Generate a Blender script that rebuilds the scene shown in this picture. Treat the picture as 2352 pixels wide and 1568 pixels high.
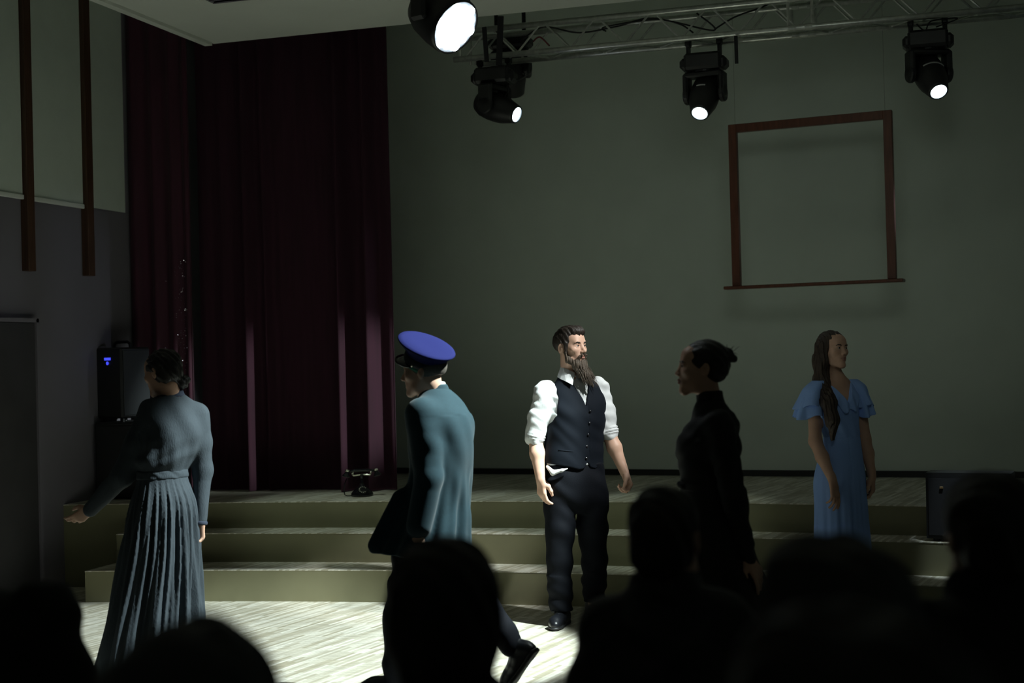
import bpy, math, random
import numpy as np
from mathutils import Vector, Matrix

for _o in list(bpy.data.objects):
    bpy.data.objects.remove(_o)
SC = bpy.context.scene
COL = SC.collection
PI = math.pi
rad = math.radians

# ------------------------------------------------------------------ camera
YAW, PITCH, ROLL, CAMZ = rad(17.4), rad(0.60), rad(1.5), 1.62
fwd = Vector((-math.sin(YAW) * math.cos(PITCH), math.cos(YAW) * math.cos(PITCH), math.sin(PITCH)))
rgt0 = Vector((math.cos(YAW), math.sin(YAW), 0))
up0 = rgt0.cross(fwd)
rgt = rgt0 * math.cos(ROLL) - up0 * math.sin(ROLL)
upv = up0 * math.cos(ROLL) + rgt0 * math.sin(ROLL)
cd = bpy.data.cameras.new('camera')
cam = bpy.data.objects.new('camera', cd)
COL.objects.link(cam)
cam.matrix_world = Matrix(((rgt.x, upv.x, -fwd.x, 0), (rgt.y, upv.y, -fwd.y, 0), (rgt.z, upv.z, -fwd.z, CAMZ), (0, 0, 0, 1)))
cd.sensor_width = 36
cd.lens = 50
cd.clip_start = 0.05
cd.dof.use_dof = True
cd.dof.focus_distance = 8.6
cd.dof.aperture_fstop = 2.0
SC.camera = cam

# ------------------------------------------------------------------ world, light, exposure
SC.view_settings.view_transform = 'Standard'
SC.view_settings.look = 'None'
SC.view_settings.gamma = 1
SC.view_settings.use_curve_mapping = False
SC.view_settings.exposure = 0.0
wd = bpy.data.worlds.new('dim_hall')
SC.world = wd
wd.use_nodes = True
wd.node_tree.nodes['Background'].inputs[0].default_value = (0.76, 1.0, 0.90, 1)
wd.node_tree.nodes['Background'].inputs[1].default_value = 0.015


def spot(name, loc, tgt, power, half, blend=0.3, color=(1, 1, 1), size=0.06):
    l = bpy.data.lights.new(name, 'SPOT')
    l.energy = power
    l.spot_size = rad(2 * half)
    l.spot_blend = blend
    l.color = color
    l.shadow_soft_size = size
    o = bpy.data.objects.new(name, l)
    COL.objects.link(o)
    o.location = loc
    o.rotation_euler = (Vector(tgt) - Vector(loc)).to_track_quat('-Z', 'Y').to_euler()
    return o


COOL = (0.86, 1.0, 0.97)
# profile spots under the dropped ceiling
spot('floor_spotlight', (-0.2, 7.25, 3.95), (-3.62, 7.22, 0.0), 2400, 17.8, 0.2, COOL)
spot('actor_spotlight', (0.3, 7.45, 3.9), (-2.17, 8.32, 1.36), 720, 8.2, 0.5, (0.95, 1.0, 0.98))
# row of downlights on the dropped ceiling, along the steps
for _x in (-4.2, -3.0, -1.8):
    spot('downlight', (_x, 8.3, 4.0), (_x - 0.15, 9.5, 0.45), 115, 13.5, 0.9, (0.82, 1.0, 0.86), 0.05)
# low side light across the stage from the right wing
spot('stage_spotlight', (3.2, 9.25, 2.5), (-4.45, 10.05, 1.35), 2100, 5.0, 0.8, (0.85, 1.0, 0.95), 0.06)
spot('step_spotlight', (0.5, 8.3, 3.9), (0.05, 9.2, 0.42), 330, 5.5, 0.4, (0.8, 0.95, 1.0), 0.05)
# side light in the right wing, close to the back wall
spot('wing_spotlight', (1.25, 11.10, 2.75), (-6.35, 9.15, 2.05), 70, 7.5, 0.8, (0.72, 0.82, 1.0))
# added soft fill to brighten the back wall, no known lamp there
spot('wall_fill_light', (-0.4, 4.2, 3.95), (-1.4, 11.4, 2.35), 125, 22.0, 1.0, (0.88, 1.0, 0.88), 1.0)

# ------------------------------------------------------------------ materials
MATS = {}


def mat(name, col, rough=0.7, metal=0.0, spec=0.5, emit=None, estr=0, noise=0.0, nscale=20, bump=0.0, bscale=60,
        stretch=(1, 1, 1), sheen=0.0, col2=None, sss=0.0):
    if name in MATS:
        return MATS[name]
    m = bpy.data.materials.new(name)
    m.use_nodes = True
    nt = m.node_tree
    b = nt.nodes['Principled BSDF']
    b.inputs['Base Color'].default_value = (*col, 1)
    b.inputs['Roughness'].default_value = rough
    b.inputs['Metallic'].default_value = metal
    b.inputs['Specular IOR Level'].default_value = spec
    if sheen:
        b.inputs['Sheen Weight'].default_value = sheen
    if emit:
        b.inputs['Emission Color'].default_value = (*emit, 1)
        b.inputs['Emission Strength'].default_value = estr
    if noise or bump:
        tc = nt.nodes.new('ShaderNodeTexCoord')
        mp = nt.nodes.new('ShaderNodeMapping')
        mp.inputs['Scale'].default_value = stretch
        nt.links.new(tc.outputs['Object'], mp.inputs[0])
    if noise:
        n = nt.nodes.new('ShaderNodeTexNoise')
        n.inputs['Scale'].default_value = nscale
        n.inputs['Detail'].default_value = 5
        nt.links.new(mp.outputs[0], n.inputs['Vector'])
        r = nt.nodes.new('ShaderNodeMix')
        r.data_type = 'RGBA'
        c2 = col2 or tuple(max(0, c * (1 - noise)) for c in col)
        c1 = col if col2 else tuple(min(1, c * (1 + noise)) for c in col)
        r.inputs[6].default_value = (*c1, 1)
        r.inputs[7].default_value = (*c2, 1)
        mr = nt.nodes.new('ShaderNodeMapRange')
        mr.inputs['From Min'].default_value = 0.3
        mr.inputs['From Max'].default_value = 0.7
        nt.links.new(n.outputs[0], mr.inputs[0])
        nt.links.new(mr.outputs[0], r.inputs[0])
        nt.links.new(r.outputs[2], b.inputs['Base Color'])
    if bump:
        n2 = nt.nodes.new('ShaderNodeTexNoise')
        n2.inputs['Scale'].default_value = bscale
        n2.inputs['Detail'].default_value = 4
        nt.links.new(mp.outputs[0], n2.inputs['Vector'])
        bp = nt.nodes.new('ShaderNodeBump')
        bp.inputs['Strength'].default_value = bump
        bp.inputs['Distance'].default_value = 0.01
        nt.links.new(n2.outputs[0], bp.inputs['Height'])
        nt.links.new(bp.outputs[0], b.inputs['Normal'])
    MATS[name] = m
    return m


def parquet(name, rot, tint=(1, 1, 1)):
    m = bpy.data.materials.new(name)
    m.use_nodes = True
    nt = m.node_tree
    b = nt.nodes['Principled BSDF']
    tc = nt.nodes.new('ShaderNodeTexCoord')
    mp = nt.nodes.new('ShaderNodeMapping')
    mp.inputs['Rotation'].default_value = (0, 0, rot)
    nt.links.new(tc.outputs['Object'], mp.inputs[0])
    br = nt.nodes.new('ShaderNodeTexBrick')
    br.offset = 0.37
    br.offset_frequency = 2
    br.squash = 1.0
    br.inputs['Scale'].default_value = 1.0
    br.inputs['Brick Width'].default_value = 0.32
    br.inputs['Row Height'].default_value = 0.022
    br.inputs['Mortar Size'].default_value = 0.0007
    br.inputs['Mortar Smooth'].default_value = 0.2
    br.inputs['Bias'].default_value = 0.0
    br.inputs['Color1'].default_value = (0.42 * tint[0], 0.38 * tint[1], 0.28 * tint[2], 1)
    br.inputs['Color2'].default_value = (0.84 * tint[0], 0.81 * tint[1], 0.72 * tint[2], 1)
    br.inputs['Mortar'].default_value = (0.38, 0.32, 0.22, 1)
    nt.links.new(mp.outputs[0], br.inputs['Vector'])
    n = nt.nodes.new('ShaderNodeTexNoise')
    n.inputs['Scale'].default_value = 3.0
    n.inputs['Detail'].default_value = 6
    mp2 = nt.nodes.new('ShaderNodeMapping')
    mp2.inputs['Rotation'].default_value = (0, 0, rot)
    mp2.inputs['Scale'].default_value = (1.2, 12, 1)
    nt.links.new(tc.outputs['Object'], mp2.inputs[0])
    nt.links.new(mp2.outputs[0], n.inputs['Vector'])
    mx = nt.nodes.new('ShaderNodeMix')
    mx.data_type = 'RGBA'
    mx.blend_type = 'MULTIPLY'
    mx.inputs[0].default_value = 1
    ramp = nt.nodes.new('ShaderNodeMapRange')
    ramp.inputs['From Min'].default_value = 0.3
    ramp.inputs['From Max'].default_value = 0.7
    ramp.inputs['To Min'].default_value = 0.78
    ramp.inputs['To Max'].default_value = 1.08
    nt.links.new(n.outputs[0], ramp.inputs[0])
    nt.links.new(br.outputs['Color'], mx.inputs[6])
    nt.links.new(ramp.outputs[0], mx.inputs[7])
    nt.links.new(mx.outputs[2], b.inputs['Base Color'])
    b.inputs['Roughness'].default_value = 0.42
    bp = nt.nodes.new('ShaderNodeBump')
    bp.inputs['Strength'].default_value = 0.25
    bp.inputs['Distance'].default_value = 0.002
    bp.invert = True
    nt.links.new(br.outputs['Fac'], bp.inputs['Height'])
    nt.links.new(bp.outputs[0], b.inputs['Normal'])
    return m


M_wall = mat('wall_paint', (0.58, 0.64, 0.57), 0.9, noise=0.03, nscale=3)
M_wall_l = mat('side_wall_paint', (0.17, 0.155, 0.18), 0.9, noise=0.04, nscale=2)
M_ceil = mat('ceiling_paint', (0.66, 0.68, 0.62), 0.9, noise=0.03, nscale=2)
M_floor = parquet('parquet_floor', rad(-80))
M_tread = parquet('parquet_tread', rad(-80))
M_riser = mat('riser_paint', (0.20, 0.19, 0.11), 0.75, noise=0.06, nscale=4)
M_black = mat('black_plastic', (0.012, 0.012, 0.013), 0.45, noise=0.2, nscale=8)
M_blackcloth = mat('black_cloth', (0.012, 0.012, 0.014), 0.9)
M_dark = mat('black_baseboard', (0.015, 0.015, 0.014), 0.6)
M_brown = mat('dark_brown_timber', (0.075, 0.035, 0.018), 0.5, noise=0.3, nscale=4, stretch=(20, 20, 1))
M_frame = mat('red_brown_stained_wood', (0.13, 0.045, 0.025), 0.38, noise=0.25, nscale=6, stretch=(6, 6, 1))
M_blind = mat('blind_fabric', (0.60, 0.66, 0.59), 0.85, noise=0.03, nscale=5)
M_bar = mat('blind_bar', (0.72, 0.74, 0.70), 0.4)
M_alu = mat('truss_aluminium', (0.66, 0.68, 0.64), 0.38, metal=0.9, noise=0.15, nscale=30)
M_chrome = mat('phone_metal', (0.75, 0.74, 0.62), 0.2, metal=1.0)
M_gloss = mat('glossy_black', (0.008, 0.008, 0.010), 0.08)
M_lens = mat('lit_lens', (0.9, 0.95, 1.0), 0.3, emit=(0.88, 0.97, 1.0), estr=9)
M_ring = mat('lens_ring', (0.3, 0.36, 0.4), 0.25, metal=0.4)
M_gray = mat('grey_handle', (0.42, 0.42, 0.42), 0.5)
M_door = mat('dark_door', (0.045, 0.042, 0.045), 0.6, noise=0.15, nscale=4)
M_grille = mat('speaker_grille', (0.025, 0.028, 0.035), 0.6, bump=0.3, bscale=500)
M_disp = mat('blue_display', (0.01, 0.01, 0.03), 0.4, emit=(0.06, 0.08, 1.0), estr=1.1)


def curtain_mat():
    m = mat('burgundy_velvet', (0.034, 0.0045, 0.016), 0.9, noise=0.18, nscale=3, stretch=(9, 9, 0.6), sheen=0.06)
    b = m.node_tree.nodes['Principled BSDF']
    b.inputs['Sheen Tint'].default_value = (0.8, 0.25, 0.5, 1)
    return m


M_curt = curtain_mat()


# ------------------------------------------------------------------ helpers: objects
def tag(o, label=None, cat=None, group=None, kind=None):
    if label: o['label'] = label
    if cat: o['category'] = cat
    if group: o['group'] = group
    if kind: o['kind'] = kind
    return o


def empty(name, loc=(0, 0, 0), rz=0.0):
    o = bpy.data.objects.new(name, None)
    COL.objects.link(o)
    o.location = loc
    o.rotation_euler = (0, 0, rz)
    o.empty_display_size = 0.1
    return o


def link(name, me, m, parent=None, smooth=False):
    o = bpy.data.objects.new(name, me)
    COL.objects.link(o)
    if m:
        me.materials.clear()
        me.materials.append(m)
    if smooth:
        me.polygons.foreach_set('use_smooth', np.ones(len(me.polygons), bool))
    if parent:
        o.parent = parent
    return o


class MB:
    """collects verts / faces of one mesh"""

    def __init__(s):
        s.v, s.f = [], []

    def add(s, vs, fs):
        n = len(s.v)
        s.v += [tuple(v) for v in vs]
        s.f += [tuple(i + n for i in f) for f in fs]
        return s

    def box(s, c, h, R=None, bev=0.0):
        c = Vector(c)
        R = R or Matrix.Identity(3)
        if bev <= 0:
            vs = [c + R @ Vector((sx * h[0], sy * h[1], sz * h[2])) for sx in (-1, 1) for sy in (-1, 1) for sz in (-1, 1)]
            fs = [(0, 1, 3, 2), (4, 6, 7, 5), (0, 4, 5, 1), (2, 3, 7, 6), (0, 2, 6, 4), (1, 5, 7, 3)]
            return s.add(vs, fs)
        # chamfered box: three nested loops
        vs, idx = [], {}
        for sx in (-1, 1):
            for sy in (-1, 1):
                for sz in (-1, 1):
                    for ax in range(3):
                        q = [sx * h[0], sy * h[1], sz * h[2]]
                        for k in range(3):
                            if k != ax:
                                q[k] -= bev * (1 if q[k] > 0 else -1)
                        idx[(sx, sy, sz, ax)] = len(vs)
                        vs.append(c + R @ Vector(q))
        fs = []
        S = (-1, 1)
        for a in S:
            fs.append([idx[(a, y, z, 0)] for y, z in ((-1, -1), (a, -a), (1, 1), (-a, a))])
            fs.append([idx[(x, a, z, 1)] for x, z in ((-1, -1), (-a, a), (1, 1), (a, -a))])
            fs.append([idx[(x, y, a, 2)] for x, y in ((-1, -1), (a, -a), (1, 1), (-a, a))])
            for b in S:
                fs.append([idx[(a, b, -1, 0)], idx[(a, b, 1, 0)], idx[(a, b, 1, 1)], idx[(a, b, -1, 1)]])
                fs.append([idx[(a, -1, b, 0)], idx[(a, 1, b, 0)], idx[(a, 1, b, 2)], idx[(a, -1, b, 2)]])
                fs.append([idx[(-1, a, b, 1)], idx[(1, a, b, 1)], idx[(1, a, b, 2)], idx[(-1, a, b, 2)]])
        for sx in S:
            for sy in S:
                for sz in S:
                    fs.append([idx[(sx, sy, sz, k)] for k in range(3)])
        return s.add(vs, fs)

    def tube(s, pts, r, n=8, cap=True):
        pts = [Vector(p) for p in pts]
        rs = r if isinstance(r, (list, tuple)) else [r] * len(pts)
        vs, fs = [], []
        t0 = (pts[1] - pts[0]).normalized()
        ref = Vector((0, 0, 1)) if abs(t0.z) < 0.9 else Vector((1, 0, 0))
        for i, p in enumerate(pts):
            t = (pts[min(i + 1, len(pts) - 1)] - pts[max(i - 1, 0)]).normalized()
            a = t.cross(ref)
            a = a.normalized() if a.length > 1e-6 else Vector((1, 0, 0))
            b = a.cross(t)
            ref = b
            for k in range(n):
                w = 2 * PI * k / n
                vs.append(p + (a * math.cos(w) + b * math.sin(w)) * rs[i])
        for i in range(len(pts) - 1):
            for k in range(n):
                fs.append((i * n + k, i * n + (k + 1) % n, (i + 1) * n + (k + 1) % n, (i + 1) * n + k))
        if cap:
            fs.append(tuple(range(n))[::-1])
            fs.append(tuple((len(pts) - 1) * n + k for k in range(n)))
        return s.add(vs, fs)

    def lathe(s, prof, n=24, o=(0, 0, 0), R=None):
        """profile [(r, z)] around local z"""
        o = Vector(o)
        R = R or Matrix.Identity(3)
        vs, fs = [], []
        for r, z in prof:
            for k in range(n):
                w = 2 * PI * k / n
                vs.append(o + R @ Vector((r * math.cos(w), r * math.sin(w), z)))
        m = len(prof)
        for i in range(m - 1):
            for k in range(n):
                fs.append((i * n + k, i * n + (k + 1) % n, (i + 1) * n + (k + 1) % n, (i + 1) * n + k))
        fs.append(tuple(range(n))[::-1])
        fs.append(tuple((m - 1) * n + k for k in range(n)))
        return s.add(vs, fs)

    def mesh(s, name='mesh'):
        me = bpy.data.meshes.new(name)
        me.from_pydata(s.v, [], s.f)
        me.validate()
        me.update()
        return me

    def build(s, name, m, parent=None, smooth=False):
        me = s.mesh(name)
        if smooth:
            # smooth sides, keep crisp caps
            me.polygons.foreach_set('use_smooth', np.array([len(p.vertices) <= 4 for p in me.polygons]))
        return link(name, me, m, parent)


def axisR(z, up=(0, 0, 1)):
    """matrix whose local z runs along `z`"""
    z = Vector(z).normalized()
    u = Vector(up)
    x = u.cross(z)
    if x.length < 1e-4:
        x = Vector((1, 0, 0)).cross(z)
    x.normalize()
    y = z.cross(x)
    return Matrix((x, y, z)).transposed()


# ------------------------------------------------------------------ helpers: smooth solids (signed distance fields -> surface nets)
def A(*p):
    return np.array(p, np.float32)


def Rz(a):
    a = rad(a)
    return np.array([[math.cos(a), -math.sin(a), 0], [math.sin(a), math.cos(a), 0], [0, 0, 1]], np.float32)


def Rx(a):
    a = rad(a)
    return np.array([[1, 0, 0], [0, math.cos(a), -math.sin(a)], [0, math.sin(a), math.cos(a)]], np.float32)


def Ry(a):
    a = rad(a)
    return np.array([[math.cos(a), 0, math.sin(a)], [0, 1, 0], [-math.sin(a), 0, math.cos(a)]], np.float32)


I3 = np.eye(3, dtype=np.float32)


def smin(a, b, k):
    if k <= 0:
        return np.minimum(a, b)
    h = np.maximum(k - np.abs(a - b), 0) / k
    return np.minimum(a, b) - h * h * (k * 0.25)


def smax(a, b, k):
    return -smin(-a, -b, k)


def dense(levels, n=72):
    L = np.array(levels, np.float64)
    z = L[:, 0]
    zz = np.linspace(z[0], z[-1], n)
    out = [zz]
    for j in range(1, L.shape[1]):
        y = L[:, j]
        m = np.gradient(y, z)
        i = np.clip(np.searchsorted(z, zz) - 1, 0, len(z) - 2)
        h = z[i + 1] - z[i]
        t = (zz - z[i]) / h
        out.append((2 * t ** 3 - 3 * t ** 2 + 1) * y[i] + (t ** 3 - 2 * t ** 2 + t) * h * m[i] + (-2 * t ** 3 + 3 * t ** 2) * y[i + 1] + (t ** 3 - t ** 2) * h * m[i + 1])
    return np.array(out)


class Sdf:
    def __init__(s):
        s.p = []

    def _add(s, fn, lo, hi, k, op):
        s.p.append((fn, np.array(lo, float) - k - 0.004, np.array(hi, float) + k + 0.004, k, op))
        return s

    def cap(s, a, b, ra, rb=None, k=0.02, flat=None, sq=1.0, op='u'):
        a = np.array(a, np.float32); b = np.array(b, np.float32)
        rb = ra if rb is None else rb
        ba = b - a
        L2 = float(ba @ ba) + 1e-9
        fl = None if flat is None else np.array(flat, np.float32) / np.linalg.norm(flat)

        def fn(X, Y, Z):
            px, py, pz = X - a[0], Y - a[1], Z - a[2]
            t = np.clip((px * ba[0] + py * ba[1] + pz * ba[2]) / L2, 0, 1)
            px = px - t * ba[0]; py = py - t * ba[1]; pz = pz - t * ba[2]
            q = px * px + py * py + pz * pz
            if fl is not None:
                f = px * fl[0] + py * fl[1] + pz * fl[2]
                q = q + f * f * (sq * sq - 1)
            return np.sqrt(q) - (ra + (rb - ra) * t)
        R = max(ra, rb) * max(1.0, 1.0 / sq)
        return s._add(fn, np.minimum(a, b) - R, np.maximum(a, b) + R, k, op)

    def chain(s, pts, rs, k=0.02, **kw):
        for i in range(len(pts) - 1):
            s.cap(pts[i], pts[i + 1], rs[i], rs[i + 1], k=k, **kw)
        return s

    def ell(s, c, r, R=None, k=0.02, op='u'):
        c = np.array(c, np.float32); r = np.array(r, np.float32)
        R = I3 if R is None else np.array(R, np.float32)

        def fn(X, Y, Z):
            x, y, z = X - c[0], Y - c[1], Z - c[2]
            u = (R[0, 0] * x + R[1, 0] * y + R[2, 0] * z) / r[0]
            v = (R[0, 1] * x + R[1, 1] * y + R[2, 1] * z) / r[1]
            w = (R[0, 2] * x + R[1, 2] * y + R[2, 2] * z) / r[2]
            k0 = np.sqrt(u * u + v * v + w * w)
            k1 = np.sqrt((u / r[0]) ** 2 + (v / r[1]) ** 2 + (w / r[2]) ** 2) + 1e-6
            return np.where(k0 < 1e-3, -r.min(), k0 * (k0 - 1) / k1)
        ext = np.abs(R) @ r
        return s._add(fn, c - ext, c + ext, k, op)

    def loft(s, levels, yaw=0, n=2.0, k=0.02, op='u', fold=None, ck=0.01, o=None, R=None):
        """levels: (z, cx, cy, a, b); a across, b fore-aft in the frame turned by yaw"""
        D = dense(levels)
        c, sn = math.cos(rad(yaw)), math.sin(rad(yaw))
        z0, z1 = D[0][0], D[0][-1]
        oo = None if o is None else np.array(o, np.float32)
        RR = None if R is None else np.array(R, np.float32)

        def fn(X, Y, Z):
            if oo is not None:
                x, y, z = X - oo[0], Y - oo[1], Z - oo[2]
                X, Y, Z = (RR[0, 0] * x + RR[1, 0] * y + RR[2, 0] * z, RR[0, 1] * x + RR[1, 1] * y + RR[2, 1] * z, RR[0, 2] * x + RR[1, 2] * y + RR[2, 2] * z)
            cx, cy, a, b = (np.interp(Z, D[0], D[j]).astype(np.float32) for j in range(1, 5))
            x, y = X - cx, Y - cy
            u = x * c + y * sn
            v = -x * sn + y * c
            r = np.sqrt(u * u + v * v) + 1e-6
            if n == 2.0:
                rho = np.sqrt((u / a) ** 2 + (v / b) ** 2) + 1e-6
            else:
                rho = (np.abs(u / a) ** n + np.abs(v / b) ** n) ** (1 / n) + 1e-6
            d = np.where(rho < 0.05, -np.minimum(a, b), r - r / rho) * 0.9
            if fold is not None:
                d = d + fold(np.arctan2(v, u), Z, u, v)
            return smax(smax(d, Z - z1, ck), z0 - Z, ck)
        m = np.max(D[3:5]) + 0.03
        if oo is None:
            lo = (D[1].min() - m, D[2].min() - m, z0); hi = (D[1].max() + m, D[2].max() + m, z1)
        else:
            H = math.sqrt(2) * m + max(abs(z0), abs(z1)) + max(abs(D[1]).max(), abs(D[2]).max())
            lo = oo - H; hi = oo + H
        return s._add(fn, lo, hi, k, op)

    def box(s, c, h, R=None, rnd=0.005, k=0.0, op='u'):
        c = np.array(c, np.float32); h = np.array(h, np.float32)
        R = I3 if R is None else np.array(R, np.float32)

        def fn(X, Y, Z):
            x, y, z = X - c[0], Y - c[1], Z - c[2]
            q = [np.abs(R[0, j] * x + R[1, j] * y + R[2, j] * z) - (h[j] - rnd) for j in range(3)]
            out = np.sqrt(sum(np.maximum(t, 0) ** 2 for t in q))
            return out + np.minimum(np.maximum(np.maximum(q[0], q[1]), q[2]), 0) - rnd
        ext = np.abs(R) @ h
        return s._add(fn, c - ext, c + ext, k, op)

    def plane(s, p, nrm, k=0.004):
        """keep the side the normal points away from"""
        p = np.array(p, np.float32); nrm = np.array(nrm, np.float32) / np.linalg.norm(nrm)
        s.p.append((lambda X, Y, Z: (X - p[0]) * nrm[0] + (Y - p[1]) * nrm[1] + (Z - p[2]) * nrm[2], None, None, k, 'i'))
        return s

    def func(s, fn, k=0.004, op='s'):
        s.p.append((fn, None, None, k, op))
        return s

    def build(s, vox, name='solid', smooth_iter=0):
        lo = np.min([p[1] for p in s.p if p[4] == 'u'], axis=0) - 2 * vox
        hi = np.max([p[2] for p in s.p if p[4] == 'u'], axis=0) + 2 * vox
        N = np.ceil((hi - lo) / vox).astype(int) + 1
        D = np.full(N, 1.0, np.float32)
        C = 24
        ax = [(lo[i] + np.arange(N[i]) * vox).astype(np.float32) for i in range(3)]
        for i in range(0, N[0], C):
            for j in range(0, N[1], C):
                for kk in range(0, N[2], C):
                    sl = (slice(i, min(i + C, N[0])), slice(j, min(j + C, N[1])), slice(kk, min(kk + C, N[2])))
                    g = [ax[q][sl[q]] for q in range(3)]
                    clo = np.array([t[0] for t in g]) - vox; chi = np.array([t[-1] for t in g]) + vox
                    act = [p for p in s.p if p[1] is None or (np.all(p[1] <= chi) and np.all(p[2] >= clo))]
                    if not any(p[4] == 'u' for p in act):
                        continue
                    X, Y, Z = np.meshgrid(*g, indexing='ij')
                    d = None
                    for fn, _, _, k, op in act:
                        if op == 'd':
                            if d is not None: d = d + fn(X, Y, Z)
                            continue
                        if op == 'u':
                            e = fn(X, Y, Z)
                            d = e if d is None else smin(d, e, k)
                        elif d is not None:
                            e = fn(X, Y, Z)
                            d = smax(d, -e, k) if op == 's' else smax(d, e, k)
                    D[sl] = d
        D[0] = D[-1] = 1; D[:, 0] = D[:, -1] = 1; D[:, :, 0] = D[:, :, -1] = 1
        return nets(D, lo, vox, name)


def nets(D, lo, vox, name):
    N = D.shape
    s = D < 0
    cnt = np.zeros([n - 1 for n in N], np.uint8)
    for dx in (0, 1):
        for dy in (0, 1):
            for dz in (0, 1):
                cnt += s[dx:N[0] - 1 + dx, dy:N[1] - 1 + dy, dz:N[2] - 1 + dz]
    act = np.flatnonzero((cnt > 0) & (cnt < 8))
    M = cnt.shape
    ci = np.stack(np.unravel_index(act, M), 1)
    cor = [(dx, dy, dz) for dx in (0, 1) for dy in (0, 1) for dz in (0, 1)]
    val = np.stack([D[ci[:, 0] + c[0], ci[:, 1] + c[1], ci[:, 2] + c[2]] for c in cor], 1)
    acc = np.zeros((len(act), 3), np.float64); num = np.zeros(len(act))
    for a in range(8):
        for b in range(a + 1, 8):
            if sum(abs(cor[a][q] - cor[b][q]) for q in range(3)) != 1:
                continue
            m = (val[:, a] < 0) != (val[:, b] < 0)
            va, vb = val[m, a], val[m, b]
            t = (va / (va - vb))[:, None]
            acc[m] += np.array(cor[a]) * (1 - t) + np.array(cor[b]) * t
            num[m] += 1
    V = lo + (ci + acc / num[:, None]) * vox
    quads = []
    for axis in range(3):
        sa = [slice(None)] * 3; sb = [slice(None)] * 3
        sa[axis] = slice(0, -1); sb[axis] = slice(1, None)
        a, b = s[tuple(sa)], s[tuple(sb)]
        e = np.stack(np.nonzero(a != b), 1)
        inside = s[e[:, 0], e[:, 1], e[:, 2]]
        u, v = [(1, 2), (2, 0), (0, 1)][axis]
        cells = []
        for du, dv in ((-1, -1), (0, -1), (0, 0), (-1, 0)):
            c = e.copy(); c[:, u] += du; c[:, v] += dv
            cells.append(np.ravel_multi_index(c.T, M))
        q = np.searchsorted(act, np.stack(cells, 1))
        q[~inside] = q[~inside][:, ::-1]
        quads.append(q)
    Q = np.concatenate(quads).astype(np.int32)
    me = bpy.data.meshes.new(name)
    me.vertices.add(len(V)); me.vertices.foreach_set('co', V.astype(np.float32).ravel())
    me.loops.add(Q.size); me.loops.foreach_set('vertex_index', Q.ravel())
    me.polygons.add(len(Q))
    me.polygons.foreach_set('loop_start', np.arange(0, Q.size, 4, dtype=np.int32))
    me.polygons.foreach_set('loop_total', np.full(len(Q), 4, np.int32))
    me.polygons.foreach_set('use_smooth', np.ones(len(Q), bool))
    me.update(calc_edges=True)
    return me


def solid(S, vox, name, m, parent):
    return link(name, S.build(vox, name), m, parent)

# ------------------------------------------------------------------ measuring helpers (metres, from the camera model above)
FPX = 50 / 36 * 2352
CP = Vector((0, 0, CAMZ))


def ray(x, y):
    return fwd + rgt * ((x - 1176) / FPX) - upv * ((y - 784) / FPX)


def at(x, y, d):
    return CP + ray(x, y) * d


def atY(x, y, Y):
    r = ray(x, y)
    return CP + r * (Y / r.y)


def atZ(x, y, z):
    r = ray(x, y)
    return CP + r * ((z - CAMZ) / r.z)


def cv(x, y, z):
    """vector given as right / away / up of the photographer, in world axes"""
    return Vector((x * math.cos(YAW) - y * math.sin(YAW), x * math.sin(YAW) + y * math.cos(YAW), z))


# ------------------------------------------------------------------ the setting
WX = -6.35


def struct(mb, name, m, parent=None, label=None):
    o = mb.build(name, m, parent)
    if parent is None:
        o['kind'] = 'structure'
        if label: o['label'] = label
    return o


struct(MB().box((-1.5, 4.2, -0.05), (6.5, 7.6, 0.05)), 'floor', M_floor, None, 'light strip parquet floor in front of the stage')
back_pts = ((-7.0, 11.95), (2.6, 11.11))
bdir = Vector((back_pts[1][0] - back_pts[0][0], back_pts[1][1] - back_pts[0][1], 0)).normalized()
bn = Vector((-bdir.y, bdir.x, 0))
BR = Matrix((bdir, bn, Vector((0, 0, 1)))).transposed()
bc = Vector(((back_pts[0][0] + back_pts[1][0]) / 2, (back_pts[0][1] + back_pts[1][1]) / 2, 0))
struct(MB().box(bc + bn * 0.05 + Vector((0, 0, 2.4)), (4.85, 0.05, 2.4), BR), 'wall_back', M_wall, None, 'plain grey-green wall behind the stage')
struct(MB().box(bc - bn * 0.012 + Vector((0, 0, 0.635)), (4.8, 0.012, 0.024), BR), 'baseboard_back', M_dark, None, 'black skirting strip at the foot of the back wall')
struct(MB().box((WX - 0.05, 5.4, 2.4), (0.05, 6.4, 2.4)), 'wall_left', M_wall_l, None, 'grey side wall below the blinds')
# ceiling: dropped soffit with a recess along the side wall, slab above
soff = struct(MB().box((-1.0, 4.2, 4.42), (4.37, 5.5, 0.35)), 'ceiling', M_ceil, None, 'white dropped ceiling above the front of the stage')
struct(MB().box((-2.0, 6.0, 4.85), (4.9, 6.2, 0.05)), 'ceiling_slab', M_wall, None, 'upper ceiling above the recess')
# little cove strip under the edge of the soffit
struct(MB().box((-5.385, 4.6, 4.058), (0.03, 5.05, 0.012)), 'trim_1', M_ceil, None, 'narrow ceiling edge strip by the side wall')
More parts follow.
